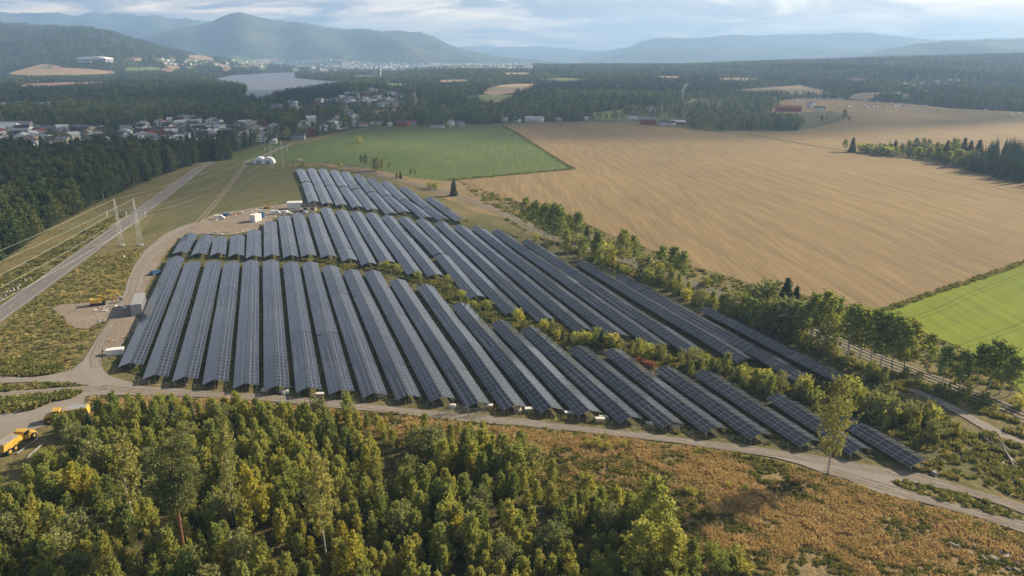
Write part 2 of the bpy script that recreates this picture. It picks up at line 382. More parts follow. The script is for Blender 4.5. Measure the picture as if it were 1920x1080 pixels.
def field_mat(name, c0, c1, c2, rot, fine=1.2, tram=True):
    m = ground_mat(name, [(0.006, 4, [(0.35, c0), (0.5, c1), (0.65, c2)], 1, 'raw'),
                             (0.45, 6, [(0.35, tuple(k * 0.80 for k in c0)), (0.5, c1), (0.66, tuple(min(1, k * 1.18) for k in c2))], 0.45),
                             (1.7, 5, [(0.3, tuple(k * 0.70 for k in c0)), (0.7, tuple(min(1, k * 1.2) for k in c2))], 0.28)],
                      rot=rot, stretch=(1, 0.035, 1))
    if tram:
        nt = m.node_tree; N = nt.nodes.new; L = nt.links.new; b = nt.nodes['Principled BSDF']; src = b.inputs['Base Color'].links[0].from_socket
        tc = N('ShaderNodeTexCoord'); mp = N('ShaderNodeMapping'); mp.inputs['Rotation'].default_value = (0, 0, rot); L(tc.outputs['Object'], mp.inputs[0])
        sx = N('ShaderNodeSeparateXYZ'); L(mp.outputs[0], sx.inputs[0]); ns = N('ShaderNodeTexNoise'); ns.inputs['Scale'].default_value = .006; L(tc.outputs['Object'], ns.inputs[0])
        def mt(op, a, c):
            n = N('ShaderNodeMath'); n.operation = op
            for i, v in enumerate((a, c)):
                if isinstance(v, (int, float)): n.inputs[i].default_value = v
                else: L(v, n.inputs[i])
            return n.outputs[0]
        x = mt('ADD', sx.outputs[0], mt('MULTIPLY', ns.outputs[0], 30.0)); fr = mt('ABSOLUTE', mt('SUBTRACT', mt('FRACT', mt('DIVIDE', x, 21.0), 0), 0.5), 0)
        ln = mt('MULTIPLY', mt('LESS_THAN', mt('ABSOLUTE', mt('SUBTRACT', fr, 0.05), 0), 0.014), 0.45)
        sw = mt('MULTIPLY', mt('GREATER_THAN', mt('FRACT', mt('DIVIDE', x, 10.5), 0), 0.5), 0.10)
        mx = N('ShaderNodeMix'); mx.data_type = 'RGBA'; L(mt('ADD', ln, sw), mx.inputs[0]); L(src, mx.inputs[6]); mx.inputs[7].default_value = (c0[0] * .55, c0[1] * .55, c0[2] * .55, 1); L(mx.outputs[2], b.inputs['Base Color'])
    return m



a0 = P(1380, 400); a1 = P(1640, 520); FROT = math.atan2(a1.y - a0.y, a1.x - a0.x)
M['stubble'] = field_mat('grain_stubble', (0.185, 0.138, 0.078), (0.248, 0.182, 0.092), (0.320, 0.228, 0.098), -FROT + math.pi / 2)
M['stubble2'] = field_mat('grain_stubble_far', (0.26, 0.195, 0.115), (0.32, 0.245, 0.145), (0.37, 0.275, 0.16), -FROT + 1.2)
M['greenfield'] = field_mat('young_grass_field', (0.060, 0.105, 0.032), (0.085, 0.130, 0.036), (0.150, 0.175, 0.042), 0.7)
M['lushfield'] = field_mat('lush_grass_field', (0.125, 0.175, 0.014), (0.175, 0.225, 0.016), (0.22, 0.26, 0.024), 0.9)
M['meadow'] = field_mat('meadow', (0.075, 0.092, 0.036), (0.110, 0.118, 0.045), (0.155, 0.130, 0.062), 0.3)
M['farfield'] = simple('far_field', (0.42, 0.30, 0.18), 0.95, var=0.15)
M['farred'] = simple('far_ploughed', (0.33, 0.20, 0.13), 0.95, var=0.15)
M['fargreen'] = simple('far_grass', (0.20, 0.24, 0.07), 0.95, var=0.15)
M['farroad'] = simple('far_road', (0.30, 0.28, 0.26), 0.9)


def water_mat():
    m, nt, b = mat_base('lake_water'); b.inputs['Base Color'].default_value = (0.16, 0.18, 0.21, 1); b.inputs['Roughness'].default_value = 0.42  # base colour lightened to carry some of the reflected sky
    tc = nt.nodes.new('ShaderNodeTexCoord'); n = nt.nodes.new('ShaderNodeTexNoise'); n.inputs['Scale'].default_value = 0.12; n.inputs['Detail'].default_value = 6
    bp = nt.nodes.new('ShaderNodeBump'); bp.inputs['Distance'].default_value = 1.4; nt.links.new(tc.outputs['Object'], n.inputs[0]); nt.links.new(n.outputs[0], bp.inputs['Height']); nt.links.new(bp.outputs[0], b.inputs['Normal'])
    return m
M['water'] = water_mat()


# ------------------------------------------------------------------ ground sheets
def pip(poly, x, y):
    """which of the points lie in the polygon"""
    x = np.asarray(x); y = np.asarray(y); inside = np.zeros(x.shape, bool); n = len(poly)
    for i in range(n):
        x1, y1 = poly[i][0], poly[i][1]; x2, y2 = poly[(i + 1) % n][0], poly[(i + 1) % n][1]
        if y1 == y2: continue
        c = (y1 > y) != (y2 > y)
        inside ^= c & (x < (x2 - x1) * (y - y1) / (y2 - y1) + x1)
    return inside


def jitter(pts, step, amp, seed=0):
    out = []
    for i in range(len(pts)):
        a = pts[i]; b = pts[(i + 1) % len(pts)]; L = (b - a).length; n = max(1, int(L / step))
        for k in range(n):
            q = a.lerp(b, k / n)
            v = noise.noise_vector(Vector((q.x / step * 0.6, q.y / step * 0.6, seed * 3.3)))
            out.append(Vector((q.x + v.x * amp, q.y + v.y * amp, q.z)))
    return out


def sheet(name, pts, mat, off, step=None, amp=0, maxlen=None, seed=0, kind='structure'):
    if step: pts = jitter(pts, step, amp, seed)
    bm = bmesh.new(); vs = [bm.verts.new((p.x, p.y, 0)) for p in pts]
    bm.faces.new(vs); bmesh.ops.triangulate(bm, faces=bm.faces[:])
    if maxlen:
        for _ in range(7):
            es = [e for e in bm.edges if e.calc_length() > maxlen]
            if not es: break
            bmesh.ops.subdivide_edges(bm, edges=es, cuts=1); bmesh.ops.triangulate(bm, faces=bm.faces[:])
    for v in bm.verts: v.co.z = z_at(v.co.x, v.co.y) + off
    for f in bm.faces:
        f.normal_update()
        if f.normal.z < 0: f.normal_flip()
    me = bpy.data.meshes.new(name); bm.to_mesh(me); bm.free(); me.materials.append(mat)
    o = link(name, me); o['kind'] = kind; return o


# near plain
m = MB(); xs = [-2600, -1200, -600, -300, 0, 300, 600, 1200, 2600]; ys = [-1200, -400, 0, 150, 300, 500, 800, 1150, 1500]
m.add([(x, y, 0) for y in ys for x in xs], [(j * 9 + i, j * 9 + i + 1, (j + 1) * 9 + i + 1, (j + 1) * 9 + i) for j in range(8) for i in range(8)])
m.obj('ground', M['ground'])['kind'] = 'structure'
# far terrain with the ranges of hills
nc, nr = 560, 300
rr = np.linspace(-1.55, 1.55, nc); dd = 1500 * (16000 / 1500) ** np.linspace(0, 1, nr)
YY, RR = np.meshgrid(dd, rr, indexing='ij'); XX = RR * YY; ZZ = Zr(XX, YY)
# small lumps of tree cover on the far slopes
lump = rng.normal(0, 1, ZZ.shape); lump = (lump + np.roll(lump, 1, 0) + np.roll(lump, 1, 1)) / 1.7
ZZ = ZZ + lump * np.clip((YY - 4500) / 4000, 0, 1) * 5.0 * (ZZ > 3)
ZZ[0] = 0
vv = np.stack([XX, YY, ZZ], -1).reshape(-1, 3)
ii = np.arange(nr * nc).reshape(nr, nc); fa = np.stack([ii[:-1, :-1], ii[:-1, 1:], ii[1:, 1:], ii[1:, :-1]], -1).reshape(-1, 4)
me = bpy.data.meshes.new('hills'); me.from_pydata(vv.tolist(), [], fa.tolist()); me.materials.append(M['hill']); smooth(me)
link('hills', me)['kind'] = 'structure'


# forest floor below the woods of the valley (between the plain's near part and the hills)
POLY = {}
def reg(key, px): POLY[key] = PP(px); return POLY[key]
reg('valley', [(-700, 600), (-40, 520), (20, 478), (100, 425), (200, 372), (300, 330), (372, 305), (430, 300), (432, 288), (500, 268), (560, 262), (700, 236), (940, 231), (1190, 226), (1180, 205), (1300, 190), (1440, 186), (1500, 183), (1700, 193), (1960, 211), (2600, 228), (2600, 156), (-700, 156)])
sheet('forest_floor', POLY['valley'], M['forest_floor'], 0.05, maxlen=260)

reg('tan', [(945, 233), (1000, 231), (1190, 228), (1215, 236), (1230, 238), (1290, 240), (1340, 247), (1480, 246), (1530, 240), (1600, 220), (1560, 208), (1440, 214), (1440, 190), (1500, 184), (1570, 186), (1700, 194), (1780, 203), (1960, 212), (2300, 225), (2400, 420), (1990, 462), (1920, 492), (1860, 514), (1760, 547), (1640, 588), (1600, 577), (1500, 552), (1400, 530), (1300, 500), (1200, 460), (1150, 442), (1080, 412), (1000, 387), (900, 354), (860, 339), (1078, 318), (1050, 300), (1000, 268)])
sheet('stubble_field', POLY['tan'], M['stubble'], 0.10, 12, 1.2)
reg('green', [(500, 305), (505, 290), (560, 272), (660, 248), (700, 238), (900, 237), (942, 236), (970, 250), (1000, 270), (1050, 302), (1075, 317), (930, 330), (840, 338), (780, 335), (740, 326), (700, 317), (640, 308), (600, 305)])
sheet('farm_meadow', reg('farmy', [(1100, 229), (1115, 208), (1180, 200), (1300, 186), (1445, 184), (1446, 214), (1560, 207), (1602, 220), (1530, 241), (1480, 247), (1340, 248), (1230, 239)]), M['meadow'], 0.08, 12, 1)
sheet('green_field', POLY['green'], M['greenfield'], 0.12, 10, 0.8)
reg('green2', [(430, 304), (432, 290), (500, 272), (560, 264), (540, 276), (505, 290), (500, 305)])
sheet('green_field', POLY['green2'], M['greenfield'], 0.12, 10, 0.8)
reg('lush', [(1640, 589), (1760, 548), (1860, 515), (1920, 493), (2010, 460), (2300, 460), (2300, 900), (2000, 780), (1920, 742), (1880, 700), (1800, 652), (1700, 612)])
sheet('grass_field', POLY['lush'], M['lushfield'], 0.14, 8, 0.7)
reg('meadow', [(262, 442), (275, 425), (300, 388), (345, 347), (386, 314), (430, 306), (500, 306), (560, 316), (572, 340), (590, 379), (540, 387), (500, 391), (400, 407), (366, 420), (320, 432)])
sheet('meadow', POLY['meadow'], M['meadow'], 0.08, 6, 0.8)
# strip between the fields and the track past the solar park
sheet('meadow', reg('strip', [(600, 306), (700, 318), (800, 336), (860, 341), (960, 374), (1010, 392), (1080, 416), (1010, 425), (940, 408), (880, 395), (810, 360), (720, 330), (620, 314)]), M['scrub'], 0.06, 6, 0.8)
reg('ditchgrass', [(1190, 229), (1300, 241), (1230, 232)])
# the margin between the field and the row of trees
sheet('verge', reg('verge', [(860, 341), (1000, 389), (1080, 414), (1150, 444), (1200, 462), (1300, 502), (1400, 532), (1500, 554), (1600, 579), (1640, 590), (1700, 614), (1800, 654), (1880, 702), (1925, 745), (1925, 800), (1700, 730), (1600, 690), (1500, 645), (1300, 560), (1100, 480), (1000, 440), (940, 408)]), M['ground'], 0.04, 6, 1.0)
# solar park floor
reg('park', [(335, 445), (360, 425), (500, 392), (590, 380), (556, 312), (640, 310), (720, 332), (860, 405), (1000, 442), (1100, 485), (1300, 562), (1500, 655), (1640, 722), (1800, 800), (1790, 880), (1640, 860), (1500, 842), (1300, 812), (1000, 776), (800, 757), (640, 742), (400, 722), (280, 712), (215, 690), (240, 620), (290, 520)])
sheet('park_ground', POLY['park'], M['under'], 0.03, 5, 0.8)
# dry scrub slope in front of the park
reg('scrub', [(172, 745), (250, 744), (400, 749), (600, 764), (790, 786), (900, 799), (1000, 808), (1150, 824), (1280, 839), (1380, 853), (1450, 864), (1500, 876), (1545, 893), (1590, 905), (1650, 930), (1720, 945), (1780, 960), (1850, 980), (1925, 1004), (2300, 1110), (2300, 1500), (900, 1500), (1150, 1080), (1000, 930), (900, 870), (760, 835), (600, 800), (400, 785), (200, 800), (160, 790)])
sheet('scrub_slope', POLY['scrub'], M['scrub'], 0.05, 4, 0.8)
reg('wood', [(-420, 1500), (-420, 975), (-60, 965), (20, 945), (70, 915), (100, 882), (125, 852), (150, 824), (175, 800), (205, 784), (300, 772), (450, 778), (600, 790), (700, 802), (800, 818), (900, 836), (960, 862), (1000, 892), (990, 935), (1080, 950), (1160, 965), (1240, 1000), (1300, 1090), (1300, 1500)])
sheet('wood_floor', POLY['wood'], M['wood_floor'], 0.07, 4, 1.2)

def ribbon(pts, w, off):
    L, Rr = [], []
    for i, p in enumerate(pts):
        a = pts[max(0, i - 1)]; b = pts[min(len(pts) - 1, i + 1)]; d = (b - a); d.z = 0; d.normalize(); n = Vector((-d.y, d.x, 0))
        L.append(p + n * (off + w / 2)); Rr.append(p + n * (off - w / 2))
    return L + Rr[::-1]
def densify(pts, k=6):
    out = []
    for a, b in zip(pts[:-1], pts[1:]): out += [a.lerp(b, t / k) for t in range(k)]
    return out + [pts[-1]]
ribbon_ = ribbon
def densify_(pts, k=8): return densify(pts, k)
# gravel roads
GR = []
def gravel(name, px, mat='gravel', off=0.15, step=3, amp=0.25, seed=1):
    pts = PP(px); GR.append(pts); return sheet(name, pts, M[mat], off, step, amp, seed=seed)
gravel('dirt_yard', [(366, 420), (400, 402), (490, 388), (560, 380), (590, 388), (592, 398), (560, 398), (520, 404), (505, 416), (480, 432), (430, 440), (380, 438), (345, 445), (330, 460), (312, 470), (262, 560), (252, 580), (262, 612), (235, 640), (215, 668), (196, 672), (190, 650), (215, 605), (238, 560), (252, 515), (290, 465), (330, 436)], 'dirt', 0.12, 3, 0.9, 5)
gravel('dirt_patch', [(95, 578), (120, 570), (160, 568), (230, 562), (222, 588), (190, 606), (160, 618), (138, 616), (118, 596)], 'dirt', 0.10, 3, 1.2, 6)
gravel('gravel_road', [(-300, 716), (0, 707), (60, 709), (100, 703), (135, 694), (155, 678), (170, 655), (186, 628), (203, 604), (222, 575), (234, 546), (241, 520), (252, 498), (272, 470), (306, 441), (338, 426), (366, 417), (372, 421), (345, 434), (322, 450), (294, 474), (273, 508), (264, 538), (242, 572), (219, 602), (202, 630), (190, 657), (190, 688), (205, 706), (240, 716), (270, 725), (400, 735), (560, 745), (660, 754), (760, 766), (860, 775), (1000, 789), (1100, 801), (1200, 812), (1300, 825), (1400, 836), (1480, 848), (1560, 860), (1640, 875), (1720, 888), (1820, 918), (1920, 948), (2200, 1040),
    (2200, 1060), (1920, 964), (1860, 942), (1780, 920), (1700, 902), (1668, 903), (1680, 913), (1720, 927), (1790, 947), (1860, 966), (1920, 979), (2200, 1075), (2200, 1100), (1920, 1000), (1850, 976), (1780, 957), (1720, 941), (1650, 926), (1590, 901), (1545, 888), (1500, 871), (1450, 858), (1380, 848), (1280, 833), (1150, 818), (1000, 802), (900, 794), (800, 783), (700, 772), (560, 758), (400, 746), (250, 742), (190, 741), (160, 744), (156, 757), (120, 776), (100, 788), (85, 800), (40, 815), (0, 835), (-300, 890), (-300, 800), (0, 776), (60, 770), (90, 757), (140, 745), (150, 736), (110, 739), (60, 744), (0, 749), (-300, 760), (-300, 745), (0, 737), (70, 731), (130, 727), (170, 724), (120, 718), (60, 717), (0, 720), (-300, 731)], off=0.16, amp=0.3, seed=2)
for cl in ([(190, 726), (270, 735), (400, 741), (560, 752), (700, 764), (860, 781), (1000, 796), (1200, 817), (1400, 843), (1500, 857), (1600, 873), (1720, 896), (1820, 925), (1920, 955), (2100, 1010)], [(180, 690), (178, 668), (196, 628), (222, 590), (246, 555), (256, 515), (280, 478), (320, 447), (366, 421)], [(1545, 880), (1620, 903), (1720, 933), (1850, 968), (1920, 989), (2100, 1040)], [(0, 743), (80, 737), (160, 731), (200, 728)]):
    q_ = densify_([P(*c) for c in cl])
    for k, w_, mt_ in ((-1.0, .45, 'rut'), (1.0, .45, 'rut'), (0, .5, 'dirt')): sheet('wheel_rut', ribbon_(q_, w_, k), M[mt_], 0.19, 2.0, .22, seed=int(k * 3) + 9)
# farm tracks: two wheel ruts
tr = densify(PP([(368, 420), (398, 388), (428, 352), (450, 322), (464, 302), (485, 296), (510, 284), (545, 270), (575, 258)]))
for k in (-0.95, 0.95): sheet('track', ribbon(tr, 0.8, k), M['dirt'], 0.17)
sheet('track', ribbon(densify(PP([(464, 302), (490, 294), (515, 283), (548, 269)])), 3.6, 0), M['gravel'], 0.18)
tr = densify(PP([(640, 309), (720, 330), (800, 352), (870, 372), (930, 396), (975, 418), (1040, 450), (1100, 470), (1180, 492), (1290, 532), (1400, 570), (1480, 600), (1540, 628), (1640, 672), (1760, 717), (1850, 752), (1960, 800), (2200, 900)]))
for k in (-2.6, -1.0, 1.0, 2.6): sheet('track', ribbon(tr, 0.75, k), M['gravel'], 0.17)
GR.append(ribbon(tr, 6.4, 0))
tr = densify(PP([(1700, 728), (1760, 752), (1810, 780), (1870, 812), (1925, 836), (2100, 900)]))
sheet('track', ribbon(tr, 3.0, 0), M['gravel'], 0.17, 3, 0.5); GR.append(ribbon(tr, 3.4, 0))
for q in ([(870, 340), (940, 392)],): pass

# asphalt road with markings
RL = PP([(0, 574), (77, 520), (160, 461.5), (250, 397.5), (328, 340.5), (368, 313), (392, 302)])
RRt = PP([(0, 606), (117, 520), (165, 484), (285, 393), (352, 341), (386, 313), (405, 304)])
d0 = (RL[0] - RL[2]).normalized(); RL.insert(0, RL[0] + d0 * 120); RRt.insert(0, RRt[0] + (RRt[0] - RRt[2]).normalized() * 120)
sheet('asphalt_road', RL + RRt[::-1], M['asphalt'], 0.16)
cen = densify([(a + b) / 2 for a, b in zip(RL, RRt)], 1)
M['mark_y'] = simple('yellow_road_paint', (0.55, 0.36, 0.08), 0.7); M['mark_w'] = simple('white_road_paint', (0.6, 0.6, 0.58), 0.7)
acc = [0.0]; 
for a, b in zip(cen[:-1], cen[1:]): acc.append(acc[-1] + (b - a).length)
def along(pts, ac, s):
    for i in range(len(ac) - 1):
        if s <= ac[i + 1]: return pts[i].lerp(pts[i + 1], (s - ac[i]) / (ac[i + 1] - ac[i]))
    return pts[-1]
m = MB(); s = 0
while s < acc[-1] - 4:
    a = along(cen, acc, s); b = along(cen, acc, s + 3.5); d = (b - a).normalized(); n = Vector((-d.y, d.x, 0)) * 0.09
    m.add([(q.x, q.y, 0.172) for q in (a - n, b - n, b + n, a + n)], [(0, 1, 2, 3)]); s += 9
tag(m.obj('centre_line', M['mark_y']), kind='structure')
m = MB()
for E0, sg in ((RL, -1), (RRt, 1)):
    for i in range(len(E0) - 1):
        a, b = E0[i], E0[i + 1]; d = (b - a).normalized(); n = Vector((-d.y, d.x, 0)) * sg
        m.add([(q.x, q.y, 0.172) for q in (a + n * .55, b + n * .55, b + n * .68, a + n * .68)], [(0, 1, 2, 3)])
tag(m.obj('edge_line', M['mark_w']), kind='structure')

# lake
reg('lake', [(405, 148), (435, 142), (480, 139), (537, 136.5), (600, 134.5), (650, 133), (650, 140), (560, 139), (552, 143), (556, 147), (600, 151), (640, 154), (650, 160), (600, 167), (560, 174), (520, 184), (495, 192), (465, 191), (430, 186), (405, 182), (440, 181), (460, 176), (464, 168), (440, 163), (405, 156)])
sheet('lake', POLY['lake'], M['water'], 0.9)
# distant fields, clearings and roads
FAR = [('field', 'farfield', [(905, 176), (915, 166), (940, 160), (975, 157), (1012, 158), (985, 170), (930, 179)]),
       ('field', 'fargreen', [(868, 183), (905, 178), (975, 180), (958, 184), (900, 190), (862, 190)]),
       ('field', 'farfield', [(900, 190), (958, 185), (965, 188), (930, 198), (900, 200)]),
       ('field', 'farred', [(678, 221), (690, 211), (770, 199), (770, 203), (745, 212), (725, 219), (700, 222)]),
       ('field', 'fargreen', [(785, 208), (800, 201), (850, 194), (862, 198), (830, 205)]),
       ('field', 'farfield', [(1365, 173), (1380, 168), (1500, 160), (1540, 168), (1572, 179), (1500, 178), (1400, 177)]),
       ('field', 'fargreen', [(1288, 192), (1300, 186), (1390, 183), (1400, 190), (1330, 198)]),
       ('field', 'fargreen', [(1105, 226), (1110, 212), (1180, 205), (1185, 215), (1180, 226)]),
       ('field', 'farfield', [(1590, 181), (1610, 175), (1690, 172), (1690, 176), (1620, 186), (1600, 186)]),
       ('field', 'farfield', [(1650, 180), (1660, 175), (1720, 178), (1700, 183)]),
       ('field', 'fargreen', [(1718, 171), (1745, 169), (1748, 175), (1720, 176)]),
       ('field', 'farfield', [(945, 140), (948, 137), (995, 137), (993, 141)]),
       ('field', 'farfield', [(1225, 146), (1235, 143.5), (1275, 144), (1270, 147)]),
       ('field', 'farfield', [(15, 139), (30, 134), (80, 121), (98, 121), (120, 128), (215, 134), (216, 139), (150, 142), (60, 143)]),
       ('field', 'fargreen', [(70, 125), (98, 122), (98, 130), (75, 130)]),
       ('field', 'farred', [(30, 164), (50, 158), (120, 155), (200, 155), (205, 158), (140, 161), (70, 166)]),
       ('field', 'farfield', [(352, 108), (356, 104), (378, 104), (402, 110), (392, 112)]),
       ('field', 'fargreen', [(430, 110), (440, 106), (455, 107), (485, 115), (478, 121), (450, 119)]),
       ('field', 'farfield', [(485, 114), (500, 112), (508, 118), (490, 122)]),
       ('field', 'farfield', [(395, 120), (405, 118), (440, 127), (432, 129)]),
       ('field', 'farfield', [(308, 121), (314, 117), (325, 120), (342, 129), (320, 130)]),
       ('field', 'farfield', [(640, 122), (648, 114), (672, 118), (660, 124)]),
       ('field', 'farfield', [(420, 237), (424, 231), (475, 230), (476, 235), (450, 238)]),
       ('field', 'fargreen', [(230, 128), (300, 127), (300, 132), (240, 133)]),
       ('field', 'farfield', [(1070, 117), (1080, 113), (1150, 114), (1160, 117)])]
fr_ = random.Random(4)
FAR += [('field', 'fargreen', [(1010, 150), (1060, 147), (1110, 150), (1060, 153)]), ('field', 'farfield', [(1330, 150), (1380, 147), (1440, 149), (1390, 153)]), ('field', 'fargreen', [(700, 160), (740, 157), (790, 160), (740, 163)]), ('field', 'farfield', [(820, 152), (870, 150), (880, 153), (830, 156)]), ('field', 'farfield', [(60, 178), (120, 175), (190, 177), (120, 181)]), ('field', 'fargreen', [(240, 172), (300, 170), (370, 172), (300, 175)]), ('field', 'farred', [(1560, 150), (1600, 148), (1650, 151), (1600, 153)])]
for _ in range(46):
    cx_, cy_ = fr_.uniform(220, 660), fr_.uniform(106, 133)
    if cy_ < 106 + max(0, (420 - cx_)) * .02: continue
    w_, h_ = fr_.uniform(6, 22), fr_.uniform(1.0, 2.6)
    FAR.append(('field', fr_.choice(['farfield', 'fargreen', 'fargreen', 'farred']), [(cx_ + w_ * math.cos(a) * fr_.uniform(.7, 1.2), cy_ + h_ * math.sin(a)) for a in [k * .785 for k in range(8)]]))
CLEAR = [POLY['lake'], POLY['tan'], POLY['green'], POLY['green2'], POLY['meadow'], POLY['lush']]
for nm, mt, px in FAR:
    q = PP(px); CLEAR.append(q); CLEAR += [PP([(x, y + k) for x, y in px]) for k in ((3, 6) if max(y for x, y in px) < 232 else ())]; sheet(nm, q, M[mt], 1.2 if px[0][1] < 170 else 0.4, 40, 4, maxlen=120)
q = ribbon(densify(PP([(772, 216), (782, 200), (778, 188), (775, 180), (783, 172)])), 11, 0); CLEAR.append(q); sheet('road', q, M['farroad'], 0.6)
q = ribbon(densify(PP([(1000, 231), (1100, 228.5), (1180, 226), (1230, 223)])), 5, 0); sheet('road', q, M['farroad'], 0.4)
q = ribbon(densify(PP([(1590, 186), (1640, 178), (1690, 174)])), 9, 0); sheet('road', q, M['farroad'], 1.4)
q = ribbon(densify(PP([(1290, 243), (1400, 252), (1480, 266), (1590, 284)])), 2.5, 0); sheet('ditch', q, M['forest_floor'], 0.2, 8, 1)

# ------------------------------------------------------------------ trees
def vn(x, y, z): return noise.noise(Vector((x, y, z)))


def cards(mb, centres, size, up=0.3, mi=0, rs=None):
    rs = rs or rnd
    for c in centres:
        a = rs.uniform(0, 2 * math.pi); t = math.acos(max(-1, min(1, rs.gauss(up, 0.55))))
        n = Vector((math.sin(t) * math.cos(a), math.sin(t) * math.sin(a), math.cos(t))); u = n.orthogonal().normalized(); w = n.cross(u)
        k = rs.uniform(0, 6.28); u, w = u * math.cos(k) + w * math.sin(k), w * math.cos(k) - u * math.sin(k)
        s = size * rs.uniform(0.6, 1.35); c = Vector(c)
        mb.add([c + u * s, c + w * s * 0.55, c - u * s * 0.9, c - w * s * 0.55], [(0, 1, 2, 3)], mi)


def branchy(h, r, base, nb, bark_taper=0.15, lean=0.0, rs=rnd):
    mb = MB(); pts = []; x = y = 0.0
    for i in range(5):
        z = h * i / 4 * 0.96; pts.append(Vector((x, y, z))); x += rs.uniform(-.02, .02) * h + lean * h * .05; y += rs.uniform(-.02, .02) * h
    for i in range(4): mb.tube(pts[i], pts[i + 1], r * (1 - .22 * i), r * (1 - .22 * (i + 1)), 6)
    tips = []
    for i in range(nb):
        t = base + (0.95 - base) * (i + rs.random()) / nb; z = t * h * .96; k = min(3, int(t * 4)); p = pts[k].lerp(pts[k + 1], t * 4 - k) if t < 1 else pts[4]
        a = rs.uniform(0, 6.28); ln = h * (0.26 * (1 - t) + 0.07) * rs.uniform(.7, 1.2)
        q = p + Vector((math.cos(a) * ln, math.sin(a) * ln, ln * rs.uniform(.35, .9))); mb.tube(p, q, r * .3 * (1.15 - t), r * .06, 4, cap=False); tips.append((p, q))
    return mb, tips, pts


def leafy(kind, h, w, base, ncl, per, leaf, seed, r=0.012, bark='bark', leafm='leaf_young', prof=None, gaps=0.0):
    """trunk mesh and crown mesh of a broadleaf tree"""
    rs = random.Random(seed); r = r * h
    tb, tips, pts = branchy(h, r, base, 9, rs=rs); cb = MB()
    prof = prof or (lambda t: math.sin(math.pi * min(1, (t * 0.88 + 0.12))) ** 0.7)
    cs = []
    for i in range(ncl):
        t = rs.random() ** 0.9; z = h * (base + (1 - base) * t)
        wr = w * prof(t) * (0.75 + 0.8 * vn(seed * 3.1 + t * 5, (i % 6) * 1.7, 0))
        a = rs.uniform(0, 6.28); rad = wr * math.sqrt(rs.random()) * 1.0
        if gaps and vn(math.cos(a) * 1.3 + seed, math.sin(a) * 1.3, z * 0.45) < gaps - 0.3: continue
        c = Vector((math.cos(a) * rad, math.sin(a) * rad, z)); cr = leaf * rs.uniform(1.6, 3.4)
        sp_ = Vector((math.cos(a) * rs.uniform(.3, .9), math.sin(a) * rs.uniform(.3, .9), rs.uniform(.5, 1.3))) * leaf * rs.uniform(2.2, 5.0)
        for _ in range(per):
            q_ = rs.random(); d = Vector((rs.gauss(0, 1), rs.gauss(0, 1), rs.gauss(0, .8))) * cr * 0.42 * (1.15 - q_); cs.append(c + d + sp_ * q_)
    cards(cb, cs, leaf, rs=rs)
    return tb.mesh('trunk', M[bark]), cb.mesh('crown', M[leafm])


def conifer(h, w, seed, n=46, leafm='needle', step=7, leaf=.5):
    rs = random.Random(seed); tb = MB(); tb.tube((0, 0, 0), (0, 0, h * .97), h * .016, .02, 6); cb = MB(); cs = []
    for i in range(n):
        t = (i + rs.random()) / n; z = h * (0.08 + 0.90 * t); rad = w * (1 - t) ** 0.85 * rs.uniform(.75, 1.15) + .12
        for k in range(step):
            a = k * 2.4 + i * 1.3 + rs.uniform(-.3, .3); q = Vector((math.cos(a) * rad, math.sin(a) * rad, z - rad * .35)); p = Vector((0, 0, z))
            wd = rad * 0.30 + .10; s = Vector((-math.sin(a), math.cos(a), 0)) * wd; mid = p.lerp(q, .6) + Vector((0, 0, .08 * rad))
            cb.add([p, mid + s, q, mid - s], [(0, 1, 2, 3)])
            for _ in range(2): cs.append(p.lerp(q, rs.uniform(.4, 1)) + Vector((rs.gauss(0, .12), rs.gauss(0, .12), rs.gauss(-.1, .15))))
    cards(cb, cs, leaf * .45, up=.6, rs=rs)
    return tb.mesh('trunk', M['bark']), cb.mesh('crown', M[leafm])


def pine(h, seed):
    rs = random.Random(seed); tb = MB(); tb.tube((0, 0, 0), (0.2, 0, h * .55), .30, .22, 8); tb.tube((.2, 0, h * .55), (.1, .1, h * .95), .22, .05, 8); cb = MB(); cs = []
    for i in range(44):
        t = rs.random(); z = h * (.47 + .5 * t); rad = 3.3 * math.sin(math.pi * (0.15 + .8 * (1 - t))) ** .8 * rs.uniform(.5, 1.05); a = rs.uniform(0, 6.28)
        q = Vector((math.cos(a) * rad, math.sin(a) * rad, z + rad * .12)); tb.tube((.15, 0, z - rad * .2), q, .06, .015, 4, cap=False)
        for _ in range(300):
            d = Vector((rs.gauss(0, .8), rs.gauss(0, .8), rs.gauss(0, .36))); cs.append(q + d)
    cards(cb, cs, .20, up=.5, rs=rs); return tb.mesh('trunk', M['pinebark']), cb.mesh('crown', M['needle_pine'])


egg = lambda t: (min(1.0, .35 + 2.6 * t)) * (1 - t) ** .62 * 1.15 + .05
col_ = lambda t: (0.55 + .45 * math.sin(math.pi * t)) * (1 - t) ** 0.35 * 1.1
rnd_ = lambda t: math.sin(math.pi * (0.12 + .8 * t)) ** .6
